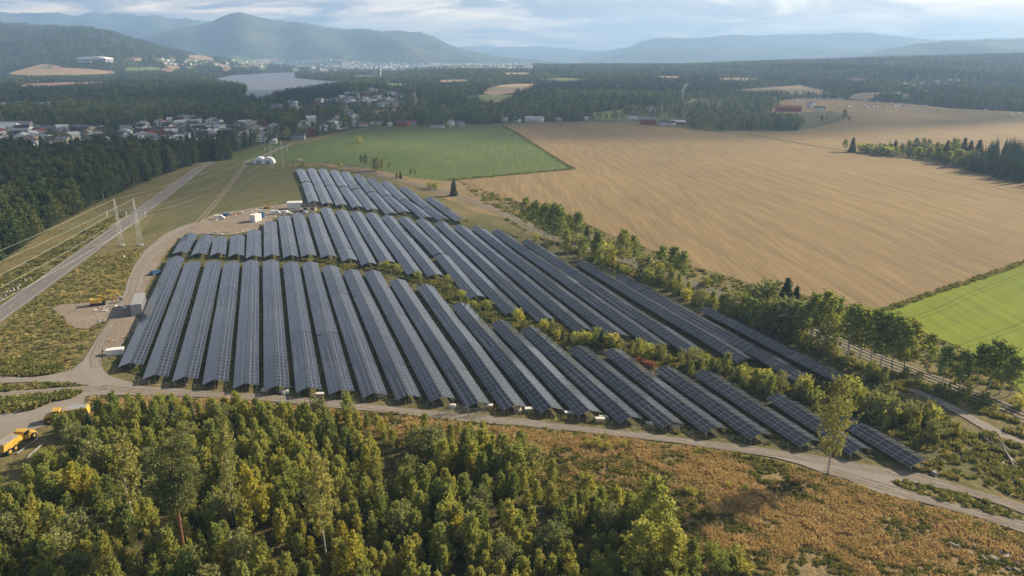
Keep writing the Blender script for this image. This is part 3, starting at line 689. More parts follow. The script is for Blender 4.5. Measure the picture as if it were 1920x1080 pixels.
# prototypes at unit heights; each entry: (height, trunk mesh, crown mesh)
KT = {}
KT['young'] = [(6.5, *leafy('b', 6.5, 1.95, .04, 200, 22, .165, 10 + i, prof=egg)) for i in range(5)] + [(6.5, *leafy('b', 6.5, 1.5, .04, 160, 22, .16, 30 + i, prof=col_)) for i in range(3)]
KT['yellow'] = [(5.5, *leafy('b', 5.5, 1.1, .15, 70, 14, .19, 50 + i, prof=egg, leafm='leaf_yellow')) for i in range(2)]
KT['willow'] = [(5.5, *leafy('b', 5.5, 2.2, .03, 150, 16, .20, 70 + i, prof=rnd_, leafm='leaf_willow')) for i in range(3)]
KT['birch'] = [(14, *leafy('b', 14, 2.3, .28, 210, 15, .21, 80 + i, r=.009, bark='birchbark', leafm='leaf_birch', prof=egg, gaps=.18)) for i in range(3)]
KT['aspen'] = [(12, *leafy('b', 12, 2.5, .30, 210, 17, .24, 90 + i, r=.010, bark='birchbark', leafm='leaf_aspen', prof=egg, gaps=.15)) for i in range(4)]
KT['spruce'] = [(8, *conifer(8, 1.7, 100 + i)) for i in range(3)]
KT['bush'] = [(2.6, *leafy('b', 2.6, 1.5, .0, 70, 14, .17, 120 + i, prof=rnd_, leafm='leaf_young')) for i in range(3)]
KT['redbush'] = [(1.5, *leafy('b', 1.5, 1.5, .0, 60, 14, .14, 130 + i, prof=rnd_, leafm='red_bush')) for i in range(1)]
NAMES = {'young': 'young_birch', 'yellow': 'yellow_birch', 'willow': 'willow', 'birch': 'birch_tree', 'aspen': 'aspen_tree', 'spruce': 'spruce_tree', 'bush': 'bush', 'redbush': 'red_bush', 'pine': 'pine_tree'}
CAT = {'bush': 'bush', 'redbush': 'bush'}


def plant(kind, loc, h, label, group=None, wide=1.0, var=None, name=None):
    L = KT[kind]; hh, tm, cm = L[(var if var is not None else rnd.randrange(len(L))) % len(L)]; s = h / hh
    o = empty(name or NAMES[kind], loc, rnd.uniform(0, 6.28)); o.scale = (s * wide, s * wide, s)
    link('trunk', tm, o); link('crown', cm, o)
    return tag(o, label, CAT.get(kind, 'tree'), group)


# ---- woods as instanced stuff
def low_tree(kind, seed):
    rs = random.Random(seed); mb = MB(); cs = []
    if kind == 'dec':
        h, w = 12, 3.1; mb.tube((0, 0, 0), (0, 0, h * .6), .16, .06, 4, mi=1)
        for i in range(26):
            t = rs.random(); z = h * (.22 + .78 * t); rad = w * math.sin(math.pi * (.12 + .84 * t)) ** .7 * math.sqrt(rs.random()) * (1.1 - .3 * t); a = rs.uniform(0, 6.28)
            for _ in range(7): cs.append((math.cos(a) * rad + rs.gauss(0, .5), math.sin(a) * rad + rs.gauss(0, .5), z + rs.gauss(0, .45)))
        cards(mb, cs, .72, rs=rs)
    else:
        h, w = 15, 2.5; mb.tube((0, 0, 0), (0, 0, h * .9), .16, .03, 4, mi=1)
        for i in range(13):
            t = i / 13; z = h * (.10 + .90 * t); rad = w * (1 - t) ** .9 + .15
            for k in range(6):
                a = k * 1.047 + i * .7 + rs.uniform(-.3, .3); q = Vector((math.cos(a) * rad, math.sin(a) * rad, z - rad * .5)); p = Vector((0, 0, z + .3)); s = Vector((-math.sin(a), math.cos(a), 0)) * (rad * .42 + .1)
                mid = p.lerp(q, .55); mb.add([p, mid + s, q, mid - s], [(0, 1, 2, 3)])
    return mb.mesh('low_tree', [M['leaf_far'] if kind == 'dec' else M['needle'], M['bark']])


def joined(kind, i, k=1.0):
    h, tm, cm = KT[kind][i]; bm = bmesh.new(); bm.from_mesh(cm); n = len(bm.faces); bm.from_mesh(tm); bm.faces.ensure_lookup_table()
    for f in bm.faces[n:]: f.material_index = 1
    bmesh.ops.scale(bm, vec=(k, k, k), verts=bm.verts); me = bpy.data.meshes.new('tree_join'); bm.to_mesh(me); bm.free(); me.materials.append(cm.materials[0]); me.materials.append(tm.materials[0]); return me


def src_collection(name, meshes):
    c = bpy.data.collections.new(name)
    for i, me in enumerate(meshes): c.objects.link(bpy.data.objects.new('%s_%02d' % (name, i), me))
    return c


def scatter(name, pts, coll, n_kinds, scl, kinds=None, label=None, tilt=None):
    """one stuff object: a point per plant, instanced by geometry nodes"""
    n = len(pts); me = bpy.data.meshes.new(name); me.from_pydata([tuple(p) for p in pts], [], [])
    at = me.attributes.new('scl', 'FLOAT', 'POINT'); at.data.foreach_set('value', np.asarray(scl, np.float32))
    at = me.attributes.new('rot', 'FLOAT', 'POINT'); at.data.foreach_set('value', rng.uniform(0, 6.28, n).astype(np.float32))
    kk = rng.integers(0, n_kinds, n) if kinds is None else kinds
    at = me.attributes.new('pick', 'INT', 'POINT'); at.data.foreach_set('value', np.asarray(kk, np.int32))
    o = link(name, me); o['kind'] = 'stuff'
    ng = bpy.data.node_groups.new(name, 'GeometryNodeTree')
    ng.interface.new_socket('Geometry', in_out='INPUT', socket_type='NodeSocketGeometry'); ng.interface.new_socket('Geometry', in_out='OUTPUT', socket_type='NodeSocketGeometry')
    N = ng.nodes.new; L = ng.links.new; gi = N('NodeGroupInput'); go = N('NodeGroupOutput'); ip = N('GeometryNodeInstanceOnPoints'); ci = N('GeometryNodeCollectionInfo')
    ci.inputs[0].default_value = coll; ci.inputs['Separate Children'].default_value = True; ci.inputs['Reset Children'].default_value = True
    def na(nm, t):
        a = N('GeometryNodeInputNamedAttribute'); a.data_type = t; a.inputs[0].default_value = nm; return a.outputs[0]
    ip.inputs['Pick Instance'].default_value = True
    L(gi.outputs[0], ip.inputs['Points']); L(ci.outputs[0], ip.inputs['Instance']); L(na('pick', 'INT'), ip.inputs['Instance Index'])
    cv = N('ShaderNodeCombineXYZ'); L(na('rot', 'FLOAT'), cv.inputs[2]); er = N('FunctionNodeEulerToRotation'); L(cv.outputs[0], er.inputs[0]); L(er.outputs[0], ip.inputs['Rotation'])
    L(na('scl', 'FLOAT'), ip.inputs['Scale']); L(ip.outputs[0], go.inputs[0])
    md = o.modifiers.new('scatter', 'NODES'); md.node_group = ng
    if label: o['label'] = label
    return o


def sample(poly, density, clear=(), jit=1.0, extra=None):
    """roughly even random points in a polygon"""
    xs = [p[0] for p in poly]; ys = [p[1] for p in poly]; A = (max(xs) - min(xs)) * (max(ys) - min(ys)); n = int(A * density)
    X = rng.uniform(min(xs), max(xs), n); Y = rng.uniform(min(ys), max(ys), n); k = pip(poly, X, Y); X = X[k]; Y = Y[k]
    for c in clear:
        k = ~pip(c, X, Y); X = X[k]; Y = Y[k]
    return X, Y


def fnoise(X, Y, s, seed=0.0):
    return np.array([noise.noise(Vector((x * s, y * s, seed))) for x, y in zip(X, Y)])


LOW = src_collection('low_tree_kinds', [low_tree('dec', i) for i in range(4)] + [low_tree('con', 20 + i) for i in range(3)])
# ---- houses: places first, so that the woods leave room
HOUSES = []   # (px, py, size, wall, roof, region)
def hs(px, py, size, wall, roof, regn, rot=None, cat='house', L=None): HOUSES.append([px, py, size, wall, roof, regn, rot, cat, L])
VIL = {'mid': reg('v_mid', [(225, 268), (225, 246), (300, 236), (330, 226), (480, 234), (520, 238), (540, 256), (430, 277), (330, 284), (250, 280)]),
       'left': reg('v_left', [(-60, 268), (-60, 245), (40, 244), (130, 243), (190, 246), (225, 252), (222, 262), (100, 268)]),
       'lakeside': reg('v_lake', [(498, 215), (500, 202), (590, 190), (640, 180), (700, 170), (755, 170), (765, 190), (740, 205), (690, 210), (600, 215), (540, 222)]),
       'near': reg('v_near', [(-60, 293), (-60, 268), (120, 268), (240, 263), (335, 280), (330, 288), (200, 294), (60, 298)]),
       'farleft': reg('v_fl', [(-40, 210), (-40, 197), (60, 196), (110, 200), (110, 212)]),
       'right': reg('v_right', [(1650, 168), (1690, 155), (1800, 150), (1800, 160), (1720, 170)]),
       'north': reg('v_north', [(560, 258), (560, 232), (660, 214), (690, 228), (640, 240), (620, 250)])}
# ------------------------------------------------------------------ houses
WALLC = {'white': (0.84, 0.84, 0.82), 'red': (0.32, 0.055, 0.04), 'cream': (0.62, 0.52, 0.36), 'grey': (0.34, 0.35, 0.36), 'brown': (0.16, 0.09, 0.055), 'yellow': (0.58, 0.38, 0.12)}
ROOFC = {'dark': (0.045, 0.045, 0.05), 'red': (0.25, 0.075, 0.05), 'grey': (0.22, 0.22, 0.23), 'white': (0.60, 0.62, 0.64), 'brown': (0.13, 0.08, 0.06)}
ROOFN = {'dark': 'dark', 'red': 'red tiled', 'grey': 'grey', 'white': 'white', 'brown': 'brown'}
for k, c in WALLC.items(): M['w_' + k] = simple(k + '_boards', c, 0.8, var=0.08)
for k, c in ROOFC.items(): M['r_' + k] = simple(k + '_roofing', c, 0.7, var=0.15)
HM = {}
WIN = MB().box((0, 0, 0), (.06, 1.2, 1.2)).mesh('window', M['window'])
def windows(spots, wall):
    for c, r in spots:
        w = link('window', WIN, wall, c); w.rotation_euler = (0, 0, r)


def house_meshes(L, W, Hh, wall, roof, pitch=0.42):
    key = (round(L), round(W), round(Hh * 2), wall, roof)
    if key in HM: return HM[key]
    wl = MB(); rise = W / 2 * math.tan(pitch)
    wl.prism([(-W / 2, 0), (W / 2, 0), (W / 2, Hh), (0, Hh + rise), (-W / 2, Hh)], -L / 2, L / 2)
    rf = MB(); t = .22; ov = .5
    for sg in (-1, 1):
        x0, z0 = 0, Hh + rise + .03; x1, z1 = sg * (W / 2 + ov), Hh - ov * math.tan(pitch) + .03
        a = [(x0, z0), (x1, z1), (x1, z1 + t), (x0, z0 + t)]; rf.prism(a if sg > 0 else a[::-1], -L / 2 - ov, L / 2 + ov)
    ch = MB(); ch.box((.4, L * .15, Hh + rise + .4), (.7, .7, 1.4))
    fl = 2 if Hh > 4 else 1
    wb = []
    for f in range(fl):
        z = 1.5 + 2.6 * f
        for sg in (-1, 1):
            n = max(2, int(L / 3))
            for i in range(n): wb.append(((sg * (W / 2 + .02), -L / 2 + L * (i + .5) / n, z), 0))
            for i in (-1, 1): wb.append(((i * W / 4, sg * (L / 2 + .02), z), math.pi / 2))
    HM[key] = (wl.mesh('wall', M['w_' + wall]), rf.mesh('roof', M['r_' + roof]), ch.mesh('chimney', M['grey']), wb)
    return HM[key]


REGT = {'mid': 'in the village beyond the near wood', 'left': 'at the left of the village', 'lakeside': 'in the settlement before the lake', 'farleft': 'in the far left settlement', 'right': 'in the hazy far right hamlet', 'north': 'above the small green field', 'near': 'half hidden in the near wood', 'edge': 'along the upper edge of the green field', 'farm': 'on the farm', 'far': 'in the distance'}
nh = 0
def build_house(px, py, size, wall, roof, regn, rot=None, cat='house', lab=None):
    L_, W_, H_ = size; p = P(px, py); ms = house_meshes(L_, W_, H_, wall, roof)
    rz = rot if rot is not None else rnd.uniform(0, math.pi)
    nm = cat.replace(' ', '_') if cat != 'house' else 'house'
    o = empty(nm, (p.x, p.y, p.z), rz); wl = link('wall', ms[0], o); rf = link('roof', ms[1], o)
    near = p.y < 1250
    if near and cat == 'house': link('chimney', ms[2], rf)
    if near: windows(ms[3], wl)
    lab = lab or '%s %s with %s roof %s' % (wall, cat, ROOFN[roof], REGT[regn])
    tag(o, lab, cat, 'houses ' + REGT[regn]); HPOS.append((p.x, p.y, max(L_, W_) * .5 + 3)); return o
HPOS = []
# the row along the field edge and the farms, one by one
EDGE = [(617, 237, (9, 7, 3), 'grey', 'dark', 'pale grey house with a low roof behind the trees left of the field row'),
        (662, 236, (10, 8, 5), 'white', 'grey', 'white house at the left end of the row along the green field'),
        (681, 236.5, (10, 7, 3), 'white', 'red', 'low white house with a bright red roof by the green field'),
        (706, 234, (14, 9, 5), 'white', 'brown', 'big white house with steep gables above the green field'),
        (731, 236, (6, 4, 2.6), 'white', 'white', 'small white shed left of the red barn on the field edge'),
        (755, 237, (15, 10, 5), 'red', 'brown', 'large red barn with white trim in the middle of the field edge row'),
        (774, 233, (9, 7, 3.5), 'white', 'red', 'white house with red roof right of the red barn'),
        (820, 239, (15, 6, 3), 'white', 'dark', 'long white villa with dark flat eaves behind the tree island'),
        (845, 236, (9, 7, 5), 'white', 'grey', 'white two storey house right of the tree island'),
        (863, 236, (8, 7, 3.6), 'grey', 'grey', 'small grey green house near the right end of the row'),
        (909, 223, (10, 8, 5), 'white', 'dark', 'tall white house standing on its own above the field corner'),
        (946, 228, (6, 5, 4), 'white', 'white', 'small white building at the corner of the two fields'),
        (970, 228, (9, 6, 2.6), 'white', 'dark', 'low white and dark building beside the field corner'),
        (1002, 228, (22, 8, 4.5), 'white', 'white', 'long white house with a row of dark windows by the stubble field'),
        (1048, 226, (11, 5, 2.4), 'white', 'white', 'low white shed below the central wood'),
        (1099, 225, (5, 4, 3), 'white', 'white', 'tiny white hut at the right end of the hedge'),
        (1186, 223, (14, 8, 5), 'white', 'dark', 'white farmhouse left of the red barn with grey roof'),
        (1181, 208, (12, 9, 6), 'red', 'dark', 'red barn with dark roof uphill of the white farmhouse'),
        (1215, 233, (18, 12, 6), 'red', 'grey', 'big red barn with a grey roof at the stubble field edge'),
        (1223, 209, (8, 7, 4.5), 'white', 'grey', 'white cottage with gable below the smoke column'),
        (1251, 234, (18, 8, 3), 'white', 'dark', 'long white cowshed with dark roof right of the big red barn'),
        (1271, 233, (16, 8, 3), 'red', 'white', 'red shed with pale metal roof at the end of the farmyard'),
        (1380, 191, (14, 10, 6), 'red', 'dark', 'red barn with white trim showing above the wood on the right'),
        (1478, 209, (34, 13, 6), 'red', 'red', 'very large red barn beside the wood on the right'),
        (1459, 204, (9, 7, 5), 'white', 'dark', 'white house left of the very large red barn'),
        (1520, 202, (10, 9, 7), 'white', 'grey', 'tall white farmhouse right of the very large red barn'),
        (1536, 207, (16, 8, 4), 'white', 'dark', 'long white outbuilding with dark roof right of the tall farmhouse'),
        (1444, 187, (8, 6, 3), 'white', 'white', 'small white roofed shed behind the large red barn'),
        (1457, 187, (14, 6, 3), 'white', 'white', 'low pale shed on the stubble behind the farm wood'),
        (1683, 184, (16, 10, 5), 'red', 'dark', 'dark red barn beside the far road bend'),
        (1700, 186, (26, 12, 3), 'white', 'white', 'long pale hall beside the dark red barn at the far road'),
        (1657, 167, (10, 6, 3), 'white', 'white', 'small pale building above the far road'),
        (722, 196, (12, 9, 4), 'red', 'red', 'red barn low in the lakeside settlement'),
        (838, 189, (16, 10, 5), 'red', 'red', 'red roofed barn alone on the meadow below the far wood'),
        (832, 188, (9, 8, 6), 'white', 'red', 'white house in front of the lone red roofed barn'),
        (560, 262, (12, 9, 5), 'grey', 'dark', 'dark house with a pale gable at the end of the field road'),
        (514, 242, (9, 6, 6), 'white', 'dark', 'tall narrow white house left of the field road'),
        (514, 268, (9, 5, 2.5), 'white', 'white', 'low white cabin at the top corner of the small green field'),
        (345, 287, (13, 9, 4), 'white', 'dark', 'dark roofed house with white gable nearest the road bend'),
        (372, 284, (12, 7, 2.6), 'white', 'white', 'low white building beside the road bend'),
        (140, 285, (30, 11, 4), 'red', 'red', 'long red building with angled red roofs behind the near wood'),
        (160, 289, (26, 11, 4), 'red', 'red', 'second long red building joined to the red complex'),
        (200, 281, (26, 12, 5), 'red', 'red', 'red hall with broad red roof right of the red complex'),
        (103, 268, (9, 8, 4.5), 'cream', 'cream' if 0 else 'brown', 'small ochre house among the trees above the red complex'),
        (70, 303, (18, 12, 3), 'white', 'dark', 'dark roofed bungalow with white gables in the near wood'),
        (86, 300, (14, 9, 3), 'white', 'grey', 'grey roofed bungalow right of the dark roofed one'),
        (4, 272, (12, 10, 7), 'white', 'grey', 'white block with dark window bands cut by the left edge'),
        (27, 245, (38, 18, 6), 'grey', 'grey', 'big pale grey industrial hall at the left'),
        (8, 248, (30, 14, 7), 'white', 'white', 'white industrial hall cut by the left edge'),
        (85, 248, (50, 12, 4), 'grey', 'grey', 'long low grey factory roof left of the village')]
for px, py, sz, wl, rf, lb in EDGE:
    cat = 'barn' if 'barn' in lb else ('shed' if 'shed' in lb or 'cowshed' in lb else ('hall' if ' hall' in lb or 'factory' in lb else 'house'))
    build_house(px, py, sz, wl, rf, 'edge', rot=R(rnd.choice([80, 95, 100, 70]) if sz[0] > 12 else rnd.uniform(0, 180)), cat=cat, lab=lb)
# the villages, house by house
def village(key, n, pal, spacing):
    poly = POLY[{'mid': 'v_mid', 'left': 'v_left', 'lakeside': 'v_lake', 'farleft': 'v_fl', 'right': 'v_right', 'north': 'v_north', 'near': 'v_near'}[key]]
    xs = [p[0] for p in poly]; ys = [p[1] for p in poly]; k = 0; tries = 0
    while k < n and tries < 4000:
        tries += 1; x = rnd.uniform(min(xs), max(xs)); y = rnd.uniform(min(ys), max(ys))
        if not pip(poly, [x], [y])[0]: continue
        if any((x - a) ** 2 + (y - b) ** 2 < spacing ** 2 for a, b, _ in HPOS): continue
        wl, rf = rnd.choice(pal); sz = rnd.choice([(12, 9, 4), (11, 9, 6), (14, 9, 4), (10, 8, 6), (15, 10, 6)])
        p = Vector((x, y, z_at(x, y))); ms = house_meshes(*sz, wl, rf); o = empty('house', p, rnd.uniform(0, 3.14)); w_ = link('wall', ms[0], o); r_ = link('roof', ms[1], o)
        if p.y < 900: link('chimney', ms[2], r_); windows(ms[3], w_)
        tag(o, '%s house with %s roof %s' % (wl, ROOFN[rf], REGT[key]), 'house', 'houses ' + REGT[key]); HPOS.append((x, y, 8)); k += 1
pal = [('white', 'dark')] * 4 + [('white', 'grey')] * 4 + [('white', 'white')] * 3 + [('red', 'dark'), ('white', 'red'), ('grey', 'dark'), ('brown', 'dark'), ('cream', 'grey'), ('white', 'brown')]
village('mid', 84, pal, 16); village('left', 40, pal, 18); village('lakeside', 66, pal, 19); village('near', 20, pal, 22); village('farleft', 16, pal, 26); village('right', 14, [('white', 'grey'), ('white', 'white')], 30); village('north', 12, pal, 26)
# the far town: too many and too small to tell apart
m = MB()
tp = []
for _ in range(900):
    px = rnd.uniform(640, 1000); py = rnd.triangular(119, 134, 124)
    if px > 860: py = min(py, 131)
    tp.append((px, py))
for _ in range(130): tp.append((rnd.uniform(300, 700), rnd.triangular(112, 133, 120)))
for _ in range(60): tp.append((rnd.uniform(900, 1200), rnd.uniform(127, 134)))
for px, py in tp:
    p = P(px, py)
    if any(pip(POLY['lake'], [p.x], [p.y])): continue
    s = rnd.uniform(9, 20); hh = rnd.uniform(5, 11); m.box((p.x, p.y, p.z + hh / 2), (s, s * rnd.uniform(.6, 1.6), hh), rnd.uniform(0, 3), mi=rnd.choice([0, 0, 0, 1, 2]))
tag(m.obj('distant_town', [M['w_white'], M['w_cream'], M['r_grey']]), 'hazy far town of pale buildings beyond the lake', kind='stuff')
# white high-rise with its low wing, the white domed hall, and the chimney stack
def building(name, px, py, parts, label, cat, rz=0.2):
    p = P(px, py); o = empty(name, p, rz)
    for nm, c, sz, mt in parts: MB().box(c, sz).obj(nm, M[mt], o)
    return tag(o, label, cat)
p = P(707, 151); o = empty('tower_block', p, .1)
MB().box((-7, 0, 22), (11, 14, 44)).box((6.5, 2, 19), (14, 14, 38)).obj('wall', M['w_white'], o); MB().box((-7, 0, 44.6), (11.4, 14.4, 1.2)).box((6.5, 2, 38.6), (14.4, 14.4, 1.2)).obj('roof', M['r_grey'], o)
for i in range(11): MB().box((-7, -7.04, 4 + 3 * i), (9, .1, 1.3)).obj('window_band', M['window'], o); MB().box((6.5, -5.04, 4 + 3 * i), (12, .1, 1.3)).obj('window_band', M['window'], o)
MB().box((-45, 0, 8), (60, 20, 16)).obj('low_wing', M['w_white'], o); tag(o, 'tall white tower block with a low wing left of the winding road', 'building')
p = P(179, 118); o = empty('domed_hall', p, .1); m = MB(); pr = [(60 * math.cos(math.pi * i / 14), 14 + 10 * math.sin(math.pi * i / 14)) for i in range(15)]; m.prism(pr, -40, 40); m.obj('roof', M['w_white'], o)
MB().box((0, 0, 7), (112, 74, 14)).obj('wall', M['w_grey'], o); MB().box((-20, -48, 4), (50, 20, 8)).obj('low_wing', M['w_white'], o); tag(o, 'huge hall with a white curved roof on the left hillside', 'hall')

# ---- woods
clearH = lambda X, Y: np.array([True] * len(X))
hp = np.array(HPOS)
def keep_houses(X, Y):
    k = np.ones(len(X), bool)
    for a, b, r in HPOS: k &= ((X - a) ** 2 + (Y - b) ** 2 > r * r) & ~((abs(X - a + (a / max(b, 1)) * (b - Y)) < r * .6) & (Y < b) & (Y > b - 14 - r))
    return k
vil = [POLY[k] for k in ('v_mid', 'v_left', 'v_lake', 'v_fl', 'v_right', 'v_north', 'v_near')]
def wood(name, poly, dens, con, smin, smax, label, clear=(), thin=(), coll=None):
    X, Y = sample(poly, dens, clear); k = keep_houses(X, Y); X = X[k]; Y = Y[k]
    k = np.ones(len(X), bool); small = np.zeros(len(X), bool)
    for t in thin:
        ins = pip(t, X, Y); k &= ~ins | (rng.random(len(X)) < 0.34); small = small | ins
    X = X[k]; Y = Y[k]; small = small[k]; Z = Zr(X, Y)
    nz = np.array([noise.noise(Vector((x * .004, y * .004, 3))) for x, y in zip(X, Y)])
    isc = rng.random(len(X)) < np.clip(con + nz * 1.2, 0.02, .98)
    kind = np.where(isc, 4 + rng.integers(0, 3, len(X)), rng.integers(0, 4, len(X)))
    big = np.array([noise.noise(Vector((x * .02, y * .02, 9))) for x, y in zip(X, Y)])
    sc = rng.uniform(smin, smax, len(X)) * (1 + .25 * big) * np.where(small, .62, 1)
    return scatter(name, np.stack([X, Y, Z], -1), coll or LOW, 7, sc, kind, label)
def clipd(poly, y0, y1):
    """part of a polygon between two distances"""
    for lim, sg in ((y0, 1), (y1, -1)):
        out = []
        for i in range(len(poly)):
            a, b = poly[i], poly[(i + 1) % len(poly)]; ia = (a[1] - lim) * sg >= 0; ib = (b[1] - lim) * sg >= 0
            if ia: out.append(a)
            if ia != ib: t = (lim - a[1]) / (b[1] - a[1]); out.append((a[0] + (b[0] - a[0]) * t, lim))
        poly = out
    return poly
V2 = [tuple(p)[:2] for p in POLY['valley']]
def dark(me, mt):
    me.materials[0] = M[mt]; return me
M['leaf_shade'] = leaf_mat('shaded_wood_leaves', [(0.0, (0.055, 0.085, 0.035)), (0.5, (0.09, 0.12, 0.045)), (0.85, (0.13, 0.15, 0.055)), (1.0, (0.20, 0.18, 0.065))], 0.3)  # leaf colours darkened because this wood lies in shade
NEARW = src_collection('wood_tree_kinds', [dark(joined('young', 0, 1.9), 'leaf_shade'), dark(joined('young', 6, 1.9), 'leaf_shade'), dark(joined('willow', 1, 2.0), 'leaf_shade'), dark(joined('aspen', 2), 'leaf_shade')] + [joined('spruce', i, 1.6) for i in range(3)])
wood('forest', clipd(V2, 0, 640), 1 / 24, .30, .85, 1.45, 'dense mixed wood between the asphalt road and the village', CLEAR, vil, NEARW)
wood('forest', clipd(V2, 640, 1150), 1 / 42, .30, .8, 1.2, 'dark mixed woods around the village houses', CLEAR, vil)
wood('forest', clipd(V2, 1150, 1900), 1 / 62, .5, .85, 1.25, 'dark spruce woods in front of the lake and beyond the fields', CLEAR, vil)
far = [(-1.15 * 1900, 1900), (1.15 * 1900, 1900), (1.05 * 4600, 4600), (-1.05 * 4600, 4600)]
TOWN = PP([(640, 121), (860, 118), (1000, 121), (1000, 134), (860, 134), (700, 138), (640, 137)])
wood('forest', [(-1900, 1900), (1900, 1900), (2900, 3000), (-2900, 3000)], 1 / 130, .5, .9, 1.3, 'blue green woods covering the plain beyond the lake', CLEAR, vil + [TOWN])
wood('forest', [(-2900, 3000), (2900, 3000), (3900, 4700), (-3900, 4700)], 1 / 260, .5, 1.0, 1.6, 'hazy woods reaching to the foot of the hills', CLEAR, vil + [TOWN])
# separate groves standing on the fields
for px, dn, cn, lb in [([(1286, 238), (1296, 216), (1340, 211), (1410, 213), (1435, 224), (1500, 230), (1512, 236), (1490, 246), (1400, 245), (1330, 246)], 1 / 40, .5, 'wood standing on the stubble field left of the very large red barn'),
                   ([(790, 240), (800, 234), (860, 234), (850, 241)], 1 / 60, .4, 'small tree island at the top of the green field'),
                   ([(1160, 226), (1170, 208), (1290, 196), (1300, 212), (1286, 226), (1240, 222), (1200, 226)], 1 / 170, .3, 'loose trees round the farmyard below the smoke'),
                   ([(1400, 212), (1440, 188), (1470, 188), (1440, 214)], 1 / 120, .3, 'trees left of the very large red barn'),
                   ([(1090, 228), (1100, 222), (1180, 221), (1200, 226)], 1 / 160, .3, 'hedge along the small road'),
                   ([(1300, 196), (1380, 187), (1440, 186), (1450, 200), (1400, 204), (1300, 206)], 1 / 120, .4, 'trees around the far farm'),
                   ([(1290, 183), (1400, 178), (1570, 183), (1575, 186), (1430, 186), (1300, 190)], 1 / 150, .4, 'hedge between the far stubble fields'),
                   ([(700, 238), (940, 233), (940, 229), (700, 232)], 1 / 110, .4, 'garden trees along the row of field edge houses')]:
    wood('grove', PP(px), dn, cn, .6, 1.0, lb)

# ------------------------------------------------------------------ solar tables
A = [(243.3,680,330,480),(290,702,361.7,487.5),(345.8,707.5,400,488),(402.5,711.7,434,490),(460,717.5,470,486),(518.3,722.5,507,486.3),(578.3,726.7,545,490),(640,730.3,580,487.5),(702.5,735,618.3,497.5),(765.8,739,658.3,505.3),(830,744,696.7,504.7),(896.7,752.5,745,522.5),(965,758.3,796.7,531.7),(1035,763.3,863,567.2),(1105.8,770,936.7,600),(1184,780.8,990,609),(1262.5,790,1082,645.8),(1344,800.8,1150.8,655.8),(1428.5,811.7,1245,684),(1522,823.7,1315,690.8),(1616,839.4,1456.7,736.7),(1729.6,863,1590,781)]
B = [(336.7,472,356.7,436),(371.7,474,386.7,440),(408,474,412.7,442),(442.5,476,445,439),(475,479,476,430),(509,476.7,506,412.5),(545,477.5,532.5,402.5),(579,476.7,559,398),(616,477.5,588,398),(656,485,611,389),(692,491.5,639.5,392),(727,489,666.7,395),(778,509.5,695,397),(816.7,512.5,725.5,401.5),(824.5,473,755,405),(895,553.5,826,475),(964,582.5,790,410),(1025,595,825,414.5),(1096.5,615,859,420),(1164,626.7,894,424),(1238,643,931,428.3),(1304,654.5,987.5,447.5),(1401,671,1090,487.5),(1519,709,1168,515),(1606.7,718,1328,576)]
C_ = [(574,339,562.5,316),(588,376,574.5,340),(596.7,342,583,315),(614,379,597.2,343),(620,345,604,317),(641,382.5,620.5,346),(644,348,626,319),(671,386,644.5,349),(668,351.7,646.7,321.7),(699,390,668.5,352.7),(696.7,357.5,671,326),(734,397.5,697.3,358.5),(726,365,695,331.7),(759,395,726.7,366),(758,373.3,722.5,339),(772,382.5,758.7,374.3),(801,406,773,383.5),(801.7,386,756.7,349),(832,409,802.5,387),(865,411,805,368)]
ORD = ['first', 'second', 'third', 'fourth', 'fifth', 'sixth', 'seventh', 'eighth', 'ninth', 'tenth', 'eleventh', 'twelfth', 'thirteenth', 'fourteenth', 'fifteenth', 'sixteenth', 'seventeenth', 'eighteenth', 'nineteenth', 'twentieth', 'twenty-first', 'twenty-second', 'twenty-third', 'twenty-fourth', 'twenty-fifth', 'twenty-sixth'] + ['twenty-seventh', 'twenty-eighth', 'twenty-ninth', 'thirtieth', 'thirty-first', 'thirty-second', 'thirty-third', 'thirty-fourth', 'thirty-fifth', 'thirty-sixth', 'thirty-seventh', 'thirty-eighth', 'thirty-ninth', 'fortieth']
HW, RZ_, DROP = 2.88, 2.4, 1.02
TABLES = []
LEGM = MB().box((0, 0, (RZ_ - .12) / 2), (.08, .08, RZ_ - .12)).mesh('leg', M['alu'])


